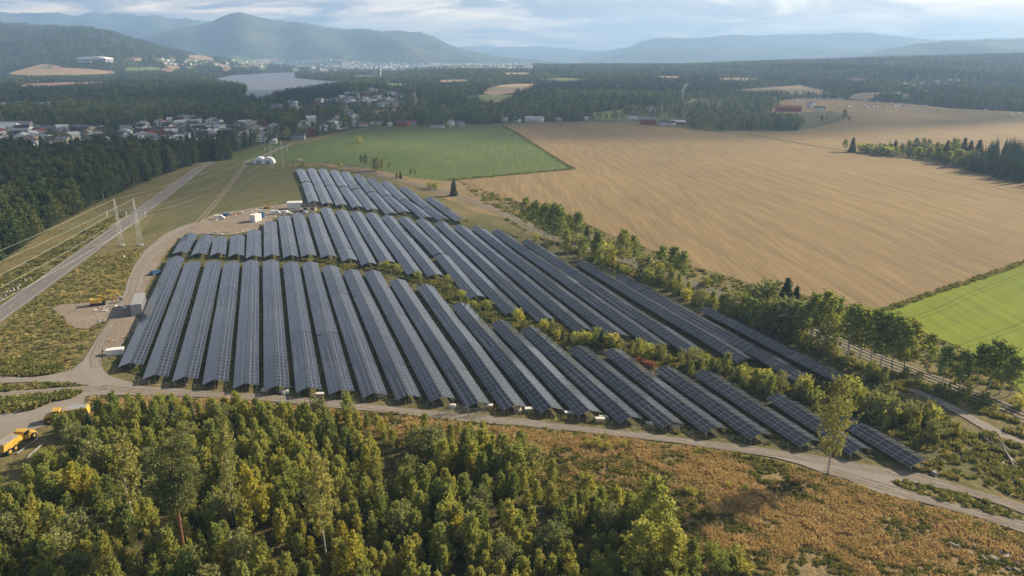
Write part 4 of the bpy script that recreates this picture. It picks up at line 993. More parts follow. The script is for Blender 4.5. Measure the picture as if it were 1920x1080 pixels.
def solar_table(near, farp, label, group, zoff=0.0):
    a = P(*near, z=RZ_); b = P(*farp, z=RZ_); L = (b - a).length; d = (b - a) / L; az = math.atan2(-d.x, d.y)
    nm = max(2, round(L / 2.2)); L = nm * 2.2
    o = empty('solar_table', (a.x, a.y, 0), az); TABLES.append((Vector((a.x, a.y, 0)), Vector((b.x, b.y, 0))))
    rs = random.Random(int(a.x * 13 + a.y)); W = math.hypot(HW, DROP)
    # slow rise and fall of the ground makes each stretch of ten modules lie a little differently
    ks = [rs.gauss(0, .10) for _ in range(nm // 9 + 3)]; tl = [rs.gauss(0, .02) for _ in range(nm // 9 + 3)]
    prof = lambda y: ks[int(y / 19.8)] * (1 - (y / 19.8) % 1) + ks[int(y / 19.8) + 1] * ((y / 19.8) % 1)
    for side in (-1, 1):
        vs, fs, uvs = [], [], []
        for j in range(nm):
            y0 = j * 2.2 + .012; y1 = y0 + 2.176; sec = int(y0 / 19.8)
            tw = tl[sec] + rs.gauss(0, .0022); pz = rs.gauss(0, .004)
            for i in range(3):
                u0 = (i + .008) / 3; u1 = (i + .992) / 3; n = len(vs); tx = rs.gauss(0, .0015)
                q = []
                for (u, y) in ((u0, y0), (u1, y0), (u1, y1), (u0, y1)):
                    x = side * (.06 + u * HW); z = RZ_ + zoff - u * DROP + prof(y) + pz - u * HW * (tw + tx) + rs.gauss(0, .0015)
                    q.append((x, y, z))
                # top, and the underside 35 mm lower, with rims
                vs += q + [(p[0], p[1], p[2] - .035) for p in q]
                top = (n, n + 1, n + 2, n + 3) if side > 0 else (n + 3, n + 2, n + 1, n)
                fs.append(top); fs.append(tuple(k + 4 for k in top[::-1]))
                for k in range(4):
                    k2 = (k + 1) % 4; f = (n + k, n + 4 + k, n + 4 + k2, n + k2); fs.append(f if side > 0 else f[::-1])
                U = {n: (i * 1.05 + .0, j * 2.2), n + 1: (i * 1.05 + 1.05, j * 2.2), n + 2: (i * 1.05 + 1.05, j * 2.2 + 2.2), n + 3: (i * 1.05, j * 2.2 + 2.2)}
                uvs.append((top, U))
        me = bpy.data.meshes.new('panel_slope'); me.from_pydata(vs, [], fs); me.materials.append(M['glass']); me.materials.append(M['alu'])
        uvl = me.uv_layers.new(name='UVMap'); mi = [1] * len(fs)
        for fi in range(0, len(fs), 6):
            mi[fi] = 0; top, U = uvs[fi // 6]
            for li, vi in zip(me.polygons[fi].loop_indices, me.polygons[fi].vertices): uvl.data[li].uv = U[vi]
        me.polygons.foreach_set('material_index', mi); me.update(); link('panel_slope', me, o)
    # rails and legs
    for sx in (-1, 1):
        for u in (.3, .8): MB().tube((sx * u * HW, 0, RZ_ - u * DROP - .10 + zoff), (sx * u * HW, L, RZ_ - u * DROP - .10 + zoff), .05, n=4).obj('rail', M['alu'], o)
    for y in (0.12, L - .12):
        for x, h in ((-HW * .85, RZ_ - .85 * DROP - .1), (0, RZ_ - .12), (HW * .85, RZ_ - .85 * DROP - .1)): MB().box((x, y, h / 2 + zoff / 2), (.09, .09, h + zoff)).obj('leg', M['alu'], o)
    y = 5
    while y < L - 3: link('leg', LEGM, o, (0, y, 0)); y += 5.5
    tag(o, label, 'solar table', group)


for i, t in enumerate(A): solar_table(t[:2], t[2:], 'gable shaped solar table, %s from the left in the front block along the gravel road' % ORD[i], 'solar tables of the front block')
for i, t in enumerate(B): solar_table(t[:2], t[2:], 'gable shaped solar table, %s from the left in the middle block behind the bushes' % ORD[i], 'solar tables of the middle block')
for i, t in enumerate(C_): solar_table(t[:2], t[2:], 'pale shining solar table, %s counted from the left in the farthest block' % ORD[i], 'solar tables of the farthest block', 0.15 if (i % 2 == 0 and i < 17) else 0.0)


def near_table(X, Y, marg):
    X = np.asarray(X, float); Y = np.asarray(Y, float); k = np.zeros(X.shape, bool)
    for a, b in TABLES:
        d = b - a; L = d.length; u = d / L; s = (X - a.x) * u.x + (Y - a.y) * u.y; t = abs(-(X - a.x) * u.y + (Y - a.y) * u.x)
        k |= (s > -marg) & (s < L + marg) & (t < HW + marg)
    return k


# ------------------------------------------------------------------ row of trees between park and fields
TL = [(985, 436, 374, 'aspen', 'pair of leafy aspens standing first in the row, left one'), (1003, 440, 380, 'aspen', 'slim aspen just right of the first aspen of the row'),
      (1022, 456, 386, 'aspen', 'tall aspen in the dense clump left of the dark tree'), (1040, 466, 387, 'aspen', 'tallest aspen of the dense clump'), (1052, 462, 396, 'aspen', 'aspen in front of the dark rounded tree'),
      (1082, 452, 401, 'aspen', 'broad dark tree against the stubble right of the dense clump'), (1100, 455, 422, 'spruce', 'dark spruce at the right edge of the broad dark tree'), (1066, 455, 405, 'aspen', 'dark green aspen at the field side of the dense clump'),
      (1062, 474, 434, 'young', 'light yellow green sapling below the broad tree'), (1090, 472, 446, 'bush', 'bright green bush right of the light sapling'), (1120, 486, 437, 'young', 'dark green sapling in front of the open gap'),
      (1113, 486, 452, 'young', 'sapling left of the lone dark spruce'), (1140, 492, 462, 'bush', 'low bush at the foot of the spreading aspen'), (1166, 507, 434, 'aspen', 'spreading aspen with pale stems standing by itself'),
      (1186, 500, 444, 'aspen', 'smaller aspen right of the spreading one'), (1148, 500, 470, 'young', 'small dark green sapling left of the spreading aspen'), (1208, 520, 482, 'willow', 'grey green willow between the two aspen groups'),
      (1240, 516, 464, 'aspen', 'round headed aspen, left one of the second group'), (1262, 522, 466, 'aspen', 'leaning aspen in the middle of the second group'), (1278, 528, 474, 'aspen', 'aspen at the right side of the second group'),
      (1257, 545, 505, 'young', 'narrow green sapling below the second aspen group'), (1229, 530, 498, 'bush', 'bush below the round headed aspen'), (1272, 552, 516, 'young', 'light green sapling right of the narrow spruce'),
      (1215, 535, 508, 'bush', 'yellow green bush on the verge below the willow'), (1335, 533, 516, 'willow', 'round willow bush on the field edge by the post'), (1325, 538, 522, 'bush', 'brown green bush left of the post'),
      (1290, 552, 528, 'young', 'sapling behind the end of the shaded table'), (1312, 572, 546, 'willow', 'wide willow clump above the last table of the middle block'), (1336, 580, 548, 'young', 'green clump of saplings beside the wide willow'),
      (1352, 588, 553, 'young', 'tall sapling in the clump by the wide willow'), (1372, 590, 551, 'willow', 'grey willow in the middle of the bushes'), (1392, 600, 556, 'young', 'sapling right of the grey willow'),
      (1410, 604, 562, 'bush', 'bright yellow green bush at the end of the clump'), (1426, 588, 540, 'willow', 'large round willow in front of the stubble'), (1440, 592, 533, 'willow', 'largest round willow left of the two spruces'),
      (1468, 606, 518, 'spruce', 'tall pointed spruce, the left one of two'), (1487, 602, 535, 'spruce', 'shorter pointed spruce right of the tall one'), (1448, 618, 565, 'willow', 'bare stemmed grey willow below the round one'),
      (1462, 622, 570, 'young', 'dark sapling below the tall spruce'), (1480, 628, 566, 'willow', 'bushy grey willow below the shorter spruce'), (1497, 626, 572, 'willow', 'dense grey willow right of the spruces'),
      (1520, 642, 555, 'aspen', 'tall airy aspen at the start of the third group'), (1543, 652, 552, 'aspen', 'tallest yellow green aspen of the third group'), (1560, 640, 562, 'aspen', 'aspen behind the tallest one of the third group'),
      (1548, 660, 618, 'willow', 'low dark green willow at the foot of the third group'), (1590, 672, 576, 'aspen', 'yellow green aspen beside the double track'), (1612, 672, 583, 'aspen', 'slim aspen in the middle of the third group'),
      (1632, 684, 584, 'aspen', 'broad topped aspen of the third group'), (1650, 692, 592, 'aspen', 'aspen with drooping crown in the third group'), (1672, 702, 600, 'aspen', 'loose aspen at the right of the third group'),
      (1695, 700, 606, 'aspen', 'aspen in front of the bright green field'), (1738, 694, 630, 'aspen', 'short aspen alone in front of the green field'), (1766, 722, 652, 'aspen', 'aspen left of the last group'),
      (1798, 728, 660, 'aspen', 'aspen with two crowns in the last group'), (1832, 724, 650, 'aspen', 'dense aspen in the last group'), (1852, 730, 642, 'aspen', 'tallest dense aspen of the last group'),
      (1874, 738, 652, 'aspen', 'leaning aspen of the last group'), (1893, 742, 672, 'aspen', 'rightmost aspen of the last group'), (1655, 722, 690, 'young', 'sapling on the shaded bank below the third group'),
      (1625, 712, 686, 'young', 'bright sapling beside the last table of the middle block')]
for bx, by, ty, kd, lb in TL:
    b, h = px_height(bx, by, ty); plant(kd, b, h, lb, 'trees in the row beside the field', wide=1.5 if kd in ('aspen', 'willow') else 1.25 if kd == 'spruce' else 1.0)
# low growth at their feet
TREELINE = [(985, 445), (1060, 478), (1120, 490), (1200, 525), (1290, 556), (1340, 592), (1420, 612), (1500, 640), (1570, 668), (1650, 702), (1700, 722), (1780, 745), (1900, 770)]
for px, py, h_ in ((112, 818, 5), (128, 822, 5.5), (142, 814, 5), (150, 806, 4.4), (158, 798, 4)): plant('young', P(px, py), h_, 'sapling in front of the half hidden yellow dump truck', 'saplings by the half hidden dump truck', wide=1.1)
k = 0
tl = densify(PP(TREELINE), 8)
for i, q in enumerate(tl):
    if rnd.random() < .72:
        k += 1; loc = q + Vector((rnd.uniform(-3, 3), rnd.uniform(-3, 3), 0))
        if near_table([loc.x], [loc.y], 1.5)[0]: continue
        sx, sy = proj(loc.x, loc.y, 0); near_ = min(TL, key=lambda t: math.hypot(t[0] - sx, (t[1] - sy) * 2))[4]; kd = rnd.choice(['bush', 'young', 'bush', 'willow'])
        lb = {'bush': 'low bush', 'young': 'sapling', 'willow': 'willow bush'}[kd] + ' at the foot of the ' + near_; lb = ' '.join(lb.split(',')[0].split()[:16])
        plant(kd, loc, rnd.uniform(1.2, 3.2), lb, 'undergrowth in the row beside the field')
# field island trees and the wood at the right
FT = [(678, 311, 291, 'aspen', 'rounded tree left of the pair beside the farthest tables'), (686, 317, 292, 'aspen', 'slender upright tree above the farthest tables'), (706, 320, 297, 'willow', 'wide round tree in the group above the farthest tables'), (718, 322, 298, 'aspen', 'round topped tree in the group above the farthest tables'), (732, 324, 304, 'aspen', 'right hand tree of the group above the farthest tables'),
      (744, 333, 324, 'spruce', 'tiny dark spruce by the track'), (751, 334, 321, 'spruce', 'small dark spruce right of the tiny one'), (771, 333, 316, 'aspen', 'thin tree on the green field edge'), (779, 334, 318, 'aspen', 'thin tree right of its twin on the green field edge'),
      (806, 353, 342, 'bush', 'dark bush beside the track'), (816, 355, 343, 'bush', 'dark wide bush right of the first beside the track'), (851, 367, 334, 'spruce', 'lone dark pine like tree at the stubble corner'),
      (673, 268, 258, 'bush', 'lone bush in the middle of the green field'), (551, 314, 300, 'aspen', 'dark round tree at the corner of the farthest block'), (567, 313, 303, 'bush', 'small round bush at the corner of the farthest block'), (638, 313, 305, 'bush', 'low bush above the fifth far table'),
      (690, 300, 297, 'bush', 'small bush on the green field edge')]
for bx, by, ty, kd, lb in FT:
    b, h = px_height(bx, by, ty); plant(kd, b, h, lb, wide=1.15 if kd != 'spruce' else 1.3)
ISL = [(1584, 284, 262, 'aspen', 'reddish green tree at the left tip of the island of trees'), (1597, 285, 257, 'spruce', 'dark spruce beside the left tip of the island of trees'), (1612, 285, 270, 'bush', 0), (1625, 286, 270, 'young', 0), (1636, 288, 273, 'bush', 0), (1648, 288, 273, 'young', 0), (1656, 290, 275, 'bush', 'round dark bush in the middle of the island of trees'), (1668, 286, 270, 'young', 0), (1677, 284, 262, 'spruce', 'pointed spruce standing above the low island bushes'), (1690, 288, 272, 'young', 0), (1702, 283, 264, 'aspen', 0), (1716, 282, 260, 'aspen', 'flat topped tree in the island of trees'), (1730, 282, 260, 'aspen', 0), (1740, 284, 262, 'aspen', 0), (1704, 294, 276, 'young', 0), (1722, 296, 277, 'young', 0), (1742, 299, 276, 'young', 0), (1758, 302, 277, 'aspen', 0), (1772, 300, 262, 'spruce', 0), (1786, 304, 262, 'aspen', 0), (1803, 300, 257, 'spruce', 'tall spruce before the dark wood at the right'), (1815, 303, 262, 'spruce', 0), (1831, 303, 260, 'spruce', 0), (1778, 308, 284, 'young', 0), (1795, 312, 282, 'young', 0), (1680, 292, 276, 'young', 0), (1665, 292, 279, 'bush', 0), (1755, 292, 268, 'aspen', 0), (1820, 312, 285, 'willow', 0)]
for bx, by, ty, kd, lb in ISL:
    b, h = px_height(bx, by, ty); plant(kd, b, h, lb or 'mixed tree in the sunlit island of trees on the stubble', 'trees of the island on the stubble', wide=1.75 if kd != 'spruce' else 1.4)
iq = PP([(1603, 286), (1690, 281), (1790, 284), (1838, 300), (1818, 320), (1750, 304), (1650, 293)]); X, Y = sample(iq, 1 / 14)
scatter('thicket', np.stack([X, Y, 0 * X], -1), LOW, 7, rng.uniform(.28, .62, len(X)), np.where(rng.random(len(X)) < .2, 5, rng.integers(0, 4, len(X))), 'sunlit thicket filling the island of trees on the stubble')
pw = PP([(1815, 322), (1830, 300), (1870, 292), (1925, 290), (2250, 300), (2400, 420), (2050, 372), (1925, 348), (1870, 335)])
X, Y = sample(pw, 1 / 26); n = len(X); order = np.argsort(Y)
for j in order[:70]:
    kd = 'spruce' if rnd.random() < .75 else 'aspen'
    plant(kd, (X[j], Y[j], 0), rnd.uniform(12, 17), ('dark spruce' if kd == 'spruce' else 'leafy tree') + ' at the front of the right hand spruce wood, ' + ('toward its left tip' if proj(X[j], Y[j], 0)[0] < 1880 else 'at the picture edge' if proj(X[j], Y[j], 0)[0] < 1960 else 'toward its right side'), 'trees at the front of the right hand wood', wide=1.25)
j = order[70:]; scatter('spruce_wood', np.stack([X[j], Y[j], 0 * X[j]], -1), LOW, 7, rng.uniform(.8, 1.2, len(j)), 4 + rng.integers(0, 3, len(j)), 'dark spruce wood running out of the picture on the right')
TLs = PP([(1440, 230), (1490, 232)])
for px, py, ty in ((1582, 229, 207), (1571, 228, 220), (1592, 229, 219), (1540, 230, 217), (1550, 228, 218)):
    b, h = px_height(px, py, ty); plant('aspen', b, h, 'tree of the small clump on the stubble right of the farm wood', 'trees of the small clump on the stubble', wide=1.5)

# ------------------------------------------------------------------ bushes between the blocks
BAND = [((338, 478), 5, 1.6), ((400, 478), 5, 2.2), ((470, 483), 4, 2.0), ((560, 484), 4, 1.8), ((620, 486), 6, 2.2), ((680, 500), 8, 2.3), ((740, 500), 9, 2.4), ((800, 522), 9, 2.5), ((850, 545), 10, 2.6), ((910, 575), 11, 2.6), ((970, 600), 11, 3.0), ((1040, 625), 10, 3.2), ((1100, 648), 8, 3.0), ((1150, 650), 6, 3.4), ((1200, 668), 9, 3.2), ((1260, 670), 8, 3.0), ((1310, 685), 8, 3.2), ((1370, 707), 10, 3.4), ((1430, 722), 12, 3.6), ((1490, 738), 14, 3.8), ((1550, 755), 15, 4.0), ((1620, 765), 15, 4.4), ((1680, 785), 14, 4.4), ((1740, 806), 12, 4.0), ((1780, 826), 8, 3.6)]
nb = 0
for i in range(len(BAND) - 1):
    (p0, w0, h0), (p1, w1, h1) = BAND[i], BAND[i + 1]; a, b = P(*p0), P(*p1); L = (b - a).length; dn = (b - a).normalized(); nn_ = Vector((-dn.y, dn.x, 0)); x = p0[0]
    for _ in range(int(L * (w0 + w1) / 2 / (9.5 if x < 1240 else 7.5)) + 1):
        t = rnd.random(); q = a.lerp(b, t) + nn_ * rnd.uniform(-.5, .5) * (w0 + (w1 - w0) * t)
        if near_table([q.x], [q.y], .9)[0]: continue
        h = (h0 + (h1 - h0) * t) * rnd.uniform(.55, 1.2)
        if x < 1240: kd = rnd.choice(['bush', 'bush', 'young', 'spruce', 'willow'])
        else: kd = rnd.choice(['young', 'young', 'young', 'bush', 'willow', 'spruce'] if rnd.random() < .8 else ['willow'])
        sx, sy = proj(q.x, q.y, 0); ti = min(range(len(A)), key=lambda i: math.hypot(A[i][2] - sx, A[i][3] - sy))
        where = 'behind the %s front table' % ORD[ti]; kdn = ('taller ' if h > 4.2 else 'knee high ' if h < 1.5 else '')
        plant(kd, (q.x, q.y, 0), h, kdn + '%s %s' % ({'bush': 'leafy bush', 'young': 'young green sapling', 'spruce': 'dark spruce', 'willow': 'grey green willow bush'}[kd], where), 'bushes between the blocks of tables'); nb += 1
for bx, by, ty, kd, lb in [(1127, 652, 617, 'spruce', 'bright young spruce above the gap in the tables'), (1197, 672, 637, 'young', 'upright sapling left of the red bush'), (1236, 675, 647, 'willow', 'round light green bush right of the red bush'), (1300, 690, 656, 'willow', 'large rounded willow behind the short tables'), (1295, 705, 678, 'young', 'thin sapling in front of the rounded willow'), (1362, 702, 663, 'young', 'yellow green sapling, tallest between the blocks'), (1335, 700, 672, 'young', 'slim sapling left of the yellow green one'), (1443, 742, 706, 'young', 'bright yellow green sapling above the shaded table'), (1510, 752, 714, 'young', 'round headed sapling left of the lone birch'), (1640, 790, 742, 'willow', 'wide sunlit yellow green bush right of the lone birch'), (1665, 792, 748, 'willow', 'wide sunlit bush at the edge of the thicket')]:
    b, h = px_height(bx, by, ty); plant(kd, b, h, lb, wide=1.2)
for px, py, s in ((1200, 682, 1.5), (1212, 686, 1.7), (1222, 689, 1.5), (1190, 678, 1.2)): plant('redbush', P(px, py), s * .8, 'orange red autumn bush between the blocks of tables', 'red autumn bushes', wide=1.6)

# ------------------------------------------------------------------ the young wood in the foreground
SPEC = [(257, 998, 826, 'birch', 'tall birch with a white trunk and airy crown left of the pine', 1.15), (266, 1092, 985, 'birch', 'slender white birch stem cut by the bottom edge', .6), (447, 1010, 800, 'birch', 'tallest thin birch with twin white stems', .7), (440, 1004, 830, 'birch', 'second stem of the twin birches right of the pine', .5),
        (477, 985, 885, 'yellow', 'small yellow crowned birch on a bare stem right of the twin birches', .8), (497, 990, 915, 'yellow', 'small golden sapling beside the yellow crowned birch', .8), (612, 1045, 852, 'birch', 'airy pale birch in the middle of the wood', .9), (428, 1085, 1020, 'yellow', 'golden bush near the bottom edge', 1.2), (860, 1040, 972, 'yellow', 'yellow sapling near the bottom middle', 1.1), (885, 1042, 980, 'yellow', 'yellow sapling right of its twin near the bottom middle', 1.1), (668, 1100, 1010, 'yellow', 'yellow topped sapling at the bottom edge', 1.0), (145, 960, 880, 'yellow', 'yellow green birch at the left of the wood', 1.0),
        (1222, 1030, 905, 'young', 'tall pointed sapling at the right end of the wood', 1.05), (1200, 1090, 985, 'young', 'bushy sapling below the tall pointed one', 1.5), (1255, 1095, 990, 'young', 'leafy sapling at the right corner of the wood', 1.1), (1100, 945, 895, 'young', 'round sapling alone on the mossy clearing', 1.5), (1035, 905, 862, 'young', 'thin sapling in the dry grass', .8), (965, 905, 838, 'young', 'dense sapling at the right tip of the wood', 1.5), (940, 910, 850, 'young', 'grey green sapling at the tip of the wood', 1.2), (700, 865, 828, 'young', 'round sapling standing in the shaded clearing', 1.4), (915, 925, 890, 'spruce', 'small pointed spruce in the clearing', .9), (600, 800, 752, 'willow', 'dark bush overhanging the gravel road', 1.0), (655, 800, 742, 'young', 'sapling standing out over the gravel road', 1.0), (860, 815, 792, 'young', 'small sapling at the road side', 1.0)]
spec_xy = []
for bx, by, ty, kd, lb, wd in SPEC:
    b, h = px_height(bx, by, ty); plant(kd, b, h, lb, wide=wd); spec_xy.append((b.x, b.y))
b, h = px_height(348, 1055, 826); tm, cm = pine(h, 5); o = empty('pine_tree', b, 1.0); link('trunk', tm, o); link('crown', cm, o); tag(o, 'tall pine with a bare reddish trunk standing in the young wood', 'tree'); spec_xy.append((b.x, b.y))
b, h = px_height(1552, 889, 712); tm, cm = leafy('b', h, 3.7, .22, 520, 18, .22, 777, r=.0095, bark='birchbark', leafm='leaf_birch', prof=rnd_, gaps=.12); o = empty('birch_tree', b, .4); link('trunk', tm, o); link('crown', cm, o); tag(o, 'lone tall birch with yellow green leaves beside the gravel road', 'tree')

gap1 = PP([(690, 870), (730, 850), (760, 845), (800, 860), (830, 890), (900, 905), (905, 950), (850, 945), (780, 930), (720, 925)]); gap2 = PP([(130, 985), (215, 970), (250, 1010), (200, 1025), (150, 1015)]); gap3 = PP([(455, 1040), (520, 1020), (560, 1060), (540, 1085), (470, 1080)])
X, Y = sample(POLY['wood'], 1 / 1.2); X0, Y0 = [], []
ok = (Y > 52) & (abs(X) < 150); X, Y = X[ok], Y[ok]
for g in (gap1, gap2, gap3):
    k_ = ~pip(g, X, Y) | (rng.random(len(X)) < .06); X, Y = X[k_], Y[k_]
cell = {}
keep = []
for i in range(len(X)):
    c = (int(X[i] // 1.85), int(Y[i] // 1.85)); near = False
    for dx in (-1, 0, 1):
        for dy in (-1, 0, 1):
            for j in cell.get((c[0] + dx, c[1] + dy), ()):
                if (X[i] - X[j]) ** 2 + (Y[i] - Y[j]) ** 2 < 1.85 ** 2: near = True
    if near or any((X[i] - a) ** 2 + (Y[i] - b) ** 2 < .8 for a, b in spec_xy): continue
    if any(abs(X[i] - a * (Y[i] / b)) < 1.5 and b - 8.5 < Y[i] < b for a, b in spec_xy[:9] + spec_xy[-2:-1]): continue
    # openings: thinner growth where a slow noise says so
    if noise.noise(Vector((X[i] * .045, Y[i] * .045, 5.5))) < -.30 and rnd.random() < .75: continue
    cell.setdefault(c, []).append(i); keep.append(i)
X, Y = X[keep], Y[keep]
# height: taller in the middle of the wood, low along the road
hgt = np.array([5.1 + 2.0 * noise.noise(Vector((x * .05, y * .05, 1))) + 1.3 * noise.noise(Vector((x * .3, y * .3, 2))) for x, y in zip(X, Y)]) * rng.uniform(.62, 1.38, len(X))
roadd = np.full(len(X), 99.0); rp = densify(PP([(160, 750), (300, 745), (450, 750), (600, 762), (700, 774), (800, 786), (900, 797)]), 8)
for q in rp: roadd = np.minimum(roadd, np.hypot(X - q.x, Y - q.y))
hgt *= np.clip(.40 + roadd / 24, .40, 1.0)
vis = (Y > 90) & (abs(X) < Y * .72 + 12); dist = np.where(vis, Y + abs(X) * .2 - hgt * 3, 999)
order = np.argsort(dist); NT = 165
YK = ['yellow']
for j in order[:NT]:
    r_ = rnd.random(); kd = 'yellow' if r_ < .02 else 'willow' if r_ < .12 else 'spruce' if r_ < .15 else 'young'
    sx, sy = proj(X[j], Y[j], 0)
    side = 'near the left edge' if sx < 130 else 'left of the pine' if sx < 330 else 'between the pine and the twin birches' if sx < 450 else 'right of the twin birches' if sx < 650 else 'in the middle of the wood' if sx < 900 else 'in the right half of the wood' if sx < 1100 else 'at the right end of the wood'
    side += ', cut by the bottom edge' if sy > 1085 else ', close to the bottom edge' if sy > 1040 else ', a little up from the bottom' if sy > 990 else ', further up'
    size = 'tall ' if hgt[j] > 7.2 else 'low ' if hgt[j] < 5 else ''
    plant(kd, (X[j], Y[j], 0), hgt[j] * (1.0 if kd != 'spruce' else .8), size + '%s %s' % ({'young': 'green young birch', 'yellow': 'yellow young birch', 'willow': 'grey green willow', 'spruce': 'dark spruce'}[kd], side), 'young trees of the foreground wood')
WK = src_collection('young_tree_kinds', [joined('young', i) for i in range(8)] + [joined('willow', 0), joined('yellow', 0), joined('spruce', 0)])
j = order[NT:]; kd = np.where(rng.random(len(j)) < .07, 8, np.where(rng.random(len(j)) < .012, 9, np.where(rng.random(len(j)) < .06, 10, rng.integers(0, 8, len(j)))))
base = np.array([6.5] * 8 + [5.5, 5.5, 8])[kd]
scatter('young_wood', np.stack([X[j], Y[j], 0 * X[j]], -1), WK, 11, hgt[j] / base, kd, 'dense young birch wood filling the foreground below the gravel road')

# ------------------------------------------------------------------ grasses and weeds as instanced stuff
def tuft(seed, n, h, w, matn, fan=.5, cardlike=False):
    rs = random.Random(seed); mb = MB()
    for i in range(n):
        a = rs.uniform(0, 6.28); r = w * math.sqrt(rs.random()); b = Vector((math.cos(a) * r, math.sin(a) * r, 0)); k = rs.uniform(0, 6.28)
        t = b + Vector((math.cos(a) * fan * rs.uniform(.2, 1) * h, math.sin(a) * fan * rs.uniform(.2, 1) * h, h * rs.uniform(.55, 1.1))); s = Vector((math.cos(k), math.sin(k), 0)) * (.05 + .05 * rs.random()) * (1 if not cardlike else 2)
        m_ = b.lerp(t, .6) + Vector((0, 0, .1 * h)); mb.add([b - s * .5, b + s * .5, m_ + s, t, m_ - s], [(0, 1, 2, 3, 4)])
    if cardlike: cards(mb, [(rs.gauss(0, w * .6), rs.gauss(0, w * .6), h * rs.uniform(.2, 1)) for _ in range(n)], .13, rs=rs)
    return mb.mesh('tuft', M[matn])
TU = src_collection('dry_tuft_kinds', [tuft(i, 30, .52, .62, 'straw', .9) for i in range(4)] + [tuft(9 + i, 22, .5, .45, 'weed', .6, True) for i in range(2)])
WD = src_collection('weed_kinds', [tuft(20 + i, 20, .7, .45, 'weed', .6, True) for i in range(4)] + [tuft(30, 22, .5, .5, 'hay', .8), joined('redbush', 0)])
scr = [p for p in POLY['scrub']]
X, Y = sample(scr, 2.6); ok = (Y > 70) & (abs(X) < 115); X, Y = X[ok], Y[ok]
nz = fnoise(X, Y, .09, 4) + .6 * fnoise(X, Y, .3, 8); stp = fnoise(X * .35 + Y * .2, Y, .5, 2)
ok = (nz + .4 * stp > -.75) & (rng.random(len(X)) < .93); X, Y, nz = X[ok], Y[ok], nz[ok]
kd = np.where(nz < -.30 + .15 * rng.random(len(X)), 4 + rng.integers(0, 2, len(X)), rng.integers(0, 4, len(X)))
moss = PP([(900, 850), (1010, 850), (1090, 862), (1180, 850), (1250, 890), (1310, 905), (1330, 950), (1300, 1000), (1420, 1060), (1430, 1200), (1200, 1200), (1100, 1000), (950, 930)]); inm = pip(moss, X, Y) & (rng.random(len(X)) < .62)
kd = np.where(inm, 4 + rng.integers(0, 2, len(X)), kd)
scatter('dry_grass', np.stack([X, Y, 0 * X], -1), TU, 6, rng.uniform(.55, 1.25, len(X)) * (1 + .5 * nz), kd, 'tawny dry grass and bracken covering the slope at the lower right')
def weeds(name, poly, dens, lo, hi, lab, thr=-.2, red=.002, marg=.5, clear=(), hay=.22):
    X, Y = sample(poly, dens, clear)
    nz = fnoise(X, Y, .13, 14) + .5 * fnoise(X, Y, .5, 18); ok = (nz > thr) & ~near_table(X, Y, marg)
    X, Y, nz = X[ok], Y[ok], nz[ok]; kd = np.where(rng.random(len(X)) < red, 3, np.where(rng.random(len(X)) < hay + .5 * (nz - .1) * (hay > .3), 4, rng.integers(0, 4, len(X))))
    return scatter(name, np.stack([X, Y, 0 * X], -1), WD, 6, rng.uniform(lo, hi, len(X)) * (1 + .4 * nz), kd, lab)
CG = GR
bl = []
for (p0, w0, h0), (p1, w1, h1) in zip(BAND[:-1], BAND[1:]):
    a, b = P(*p0), P(*p1); dn = (b - a).normalized(); n2 = Vector((-dn.y, dn.x, 0)); bl.append([(q.x, q.y) for q in (a - n2 * (w0 * .5 + 2), b - n2 * (w1 * .5 + 2), b + n2 * (w1 * .5 + 2), a + n2 * (w0 * .5 + 2))])
for i_, q in enumerate(bl): weeds('weeds', q, 1.1, .7, 1.5, 'orange and green weeds between the blocks of tables', -.5, .010)
frontb = PP([(205, 668), (225, 690), (270, 712), (400, 724), (560, 736), (660, 744), (760, 755), (860, 766), (1000, 780), (1100, 791), (1200, 803), (1300, 816), (1400, 828), (1480, 840), (1560, 853), (1640, 866), (1720, 880), (1820, 908), (1925, 938), (1925, 870), (1800, 850), (1740, 862), (1640, 840), (1520, 812), (1400, 797), (1250, 785), (1000, 762), (800, 748), (640, 735), (400, 715), (290, 705), (240, 682)])
weeds('weeds', frontb, 1.6, .5, 1.1, 'green and straw coloured weeds between the tables and the gravel road', -.35, .004, .1, CG)
weeds('weeds', PP([(1640, 840), (1800, 850), (1925, 870), (1925, 800), (1700, 735), (1640, 722), (1500, 655), (1300, 562), (1100, 485), (1000, 442), (1000, 425), (1100, 470), (1300, 545), (1500, 640), (1640, 690), (1925, 780), (1925, 800)]), 1.1, .6, 1.4, 'rough weeds on the bank below the row of trees', -.3, .002, .3, CG)
weeds('weeds', PP([(700, 762), (1000, 800), (1380, 850), (1540, 890), (1600, 912), (1780, 962), (1925, 1010), (1925, 1030), (1700, 970), (1540, 905), (1300, 850), (1000, 812), (700, 775)]), 1.3, .5, 1.0, 'green fringe of weeds along the lower side of the gravel road', -.4, 0, .1, CG)
weeds('weeds', PP([(1672, 903), (1700, 902), (1780, 920), (1860, 942), (1920, 964), (1920, 978), (1860, 965), (1790, 946), (1720, 926), (1684, 912)]), 2.0, .4, .9, 'grassy island between the two gravel roads', -.6)
weeds('weeds', PP([(0, 750), (60, 745), (110, 740), (150, 737), (140, 745), (90, 757), (50, 770), (0, 775), (-60, 780), (-60, 752)]), 2.2, .9, 1.9, 'tall dark weeds between the two dirt roads', -.8)
weeds('weeds', PP([(-60, 722), (0, 721), (60, 718), (120, 719), (165, 724), (130, 726), (70, 730), (0, 736), (-60, 742)]), 1.8, .5, 1.2, 'dry weeds on the wedge at the road fork', -.5)
weeds('weeds', PP([(-60, 705), (0, 705), (60, 706), (100, 700), (135, 690), (168, 650), (200, 600), (232, 545), (250, 495), (272, 465), (180, 480), (110, 530), (0, 612), (-60, 660)]), 1.5, .35, .95, 'golden dry grass and weeds on the waste ground beside the asphalt road', -.45, 0, .1, CG, .66)
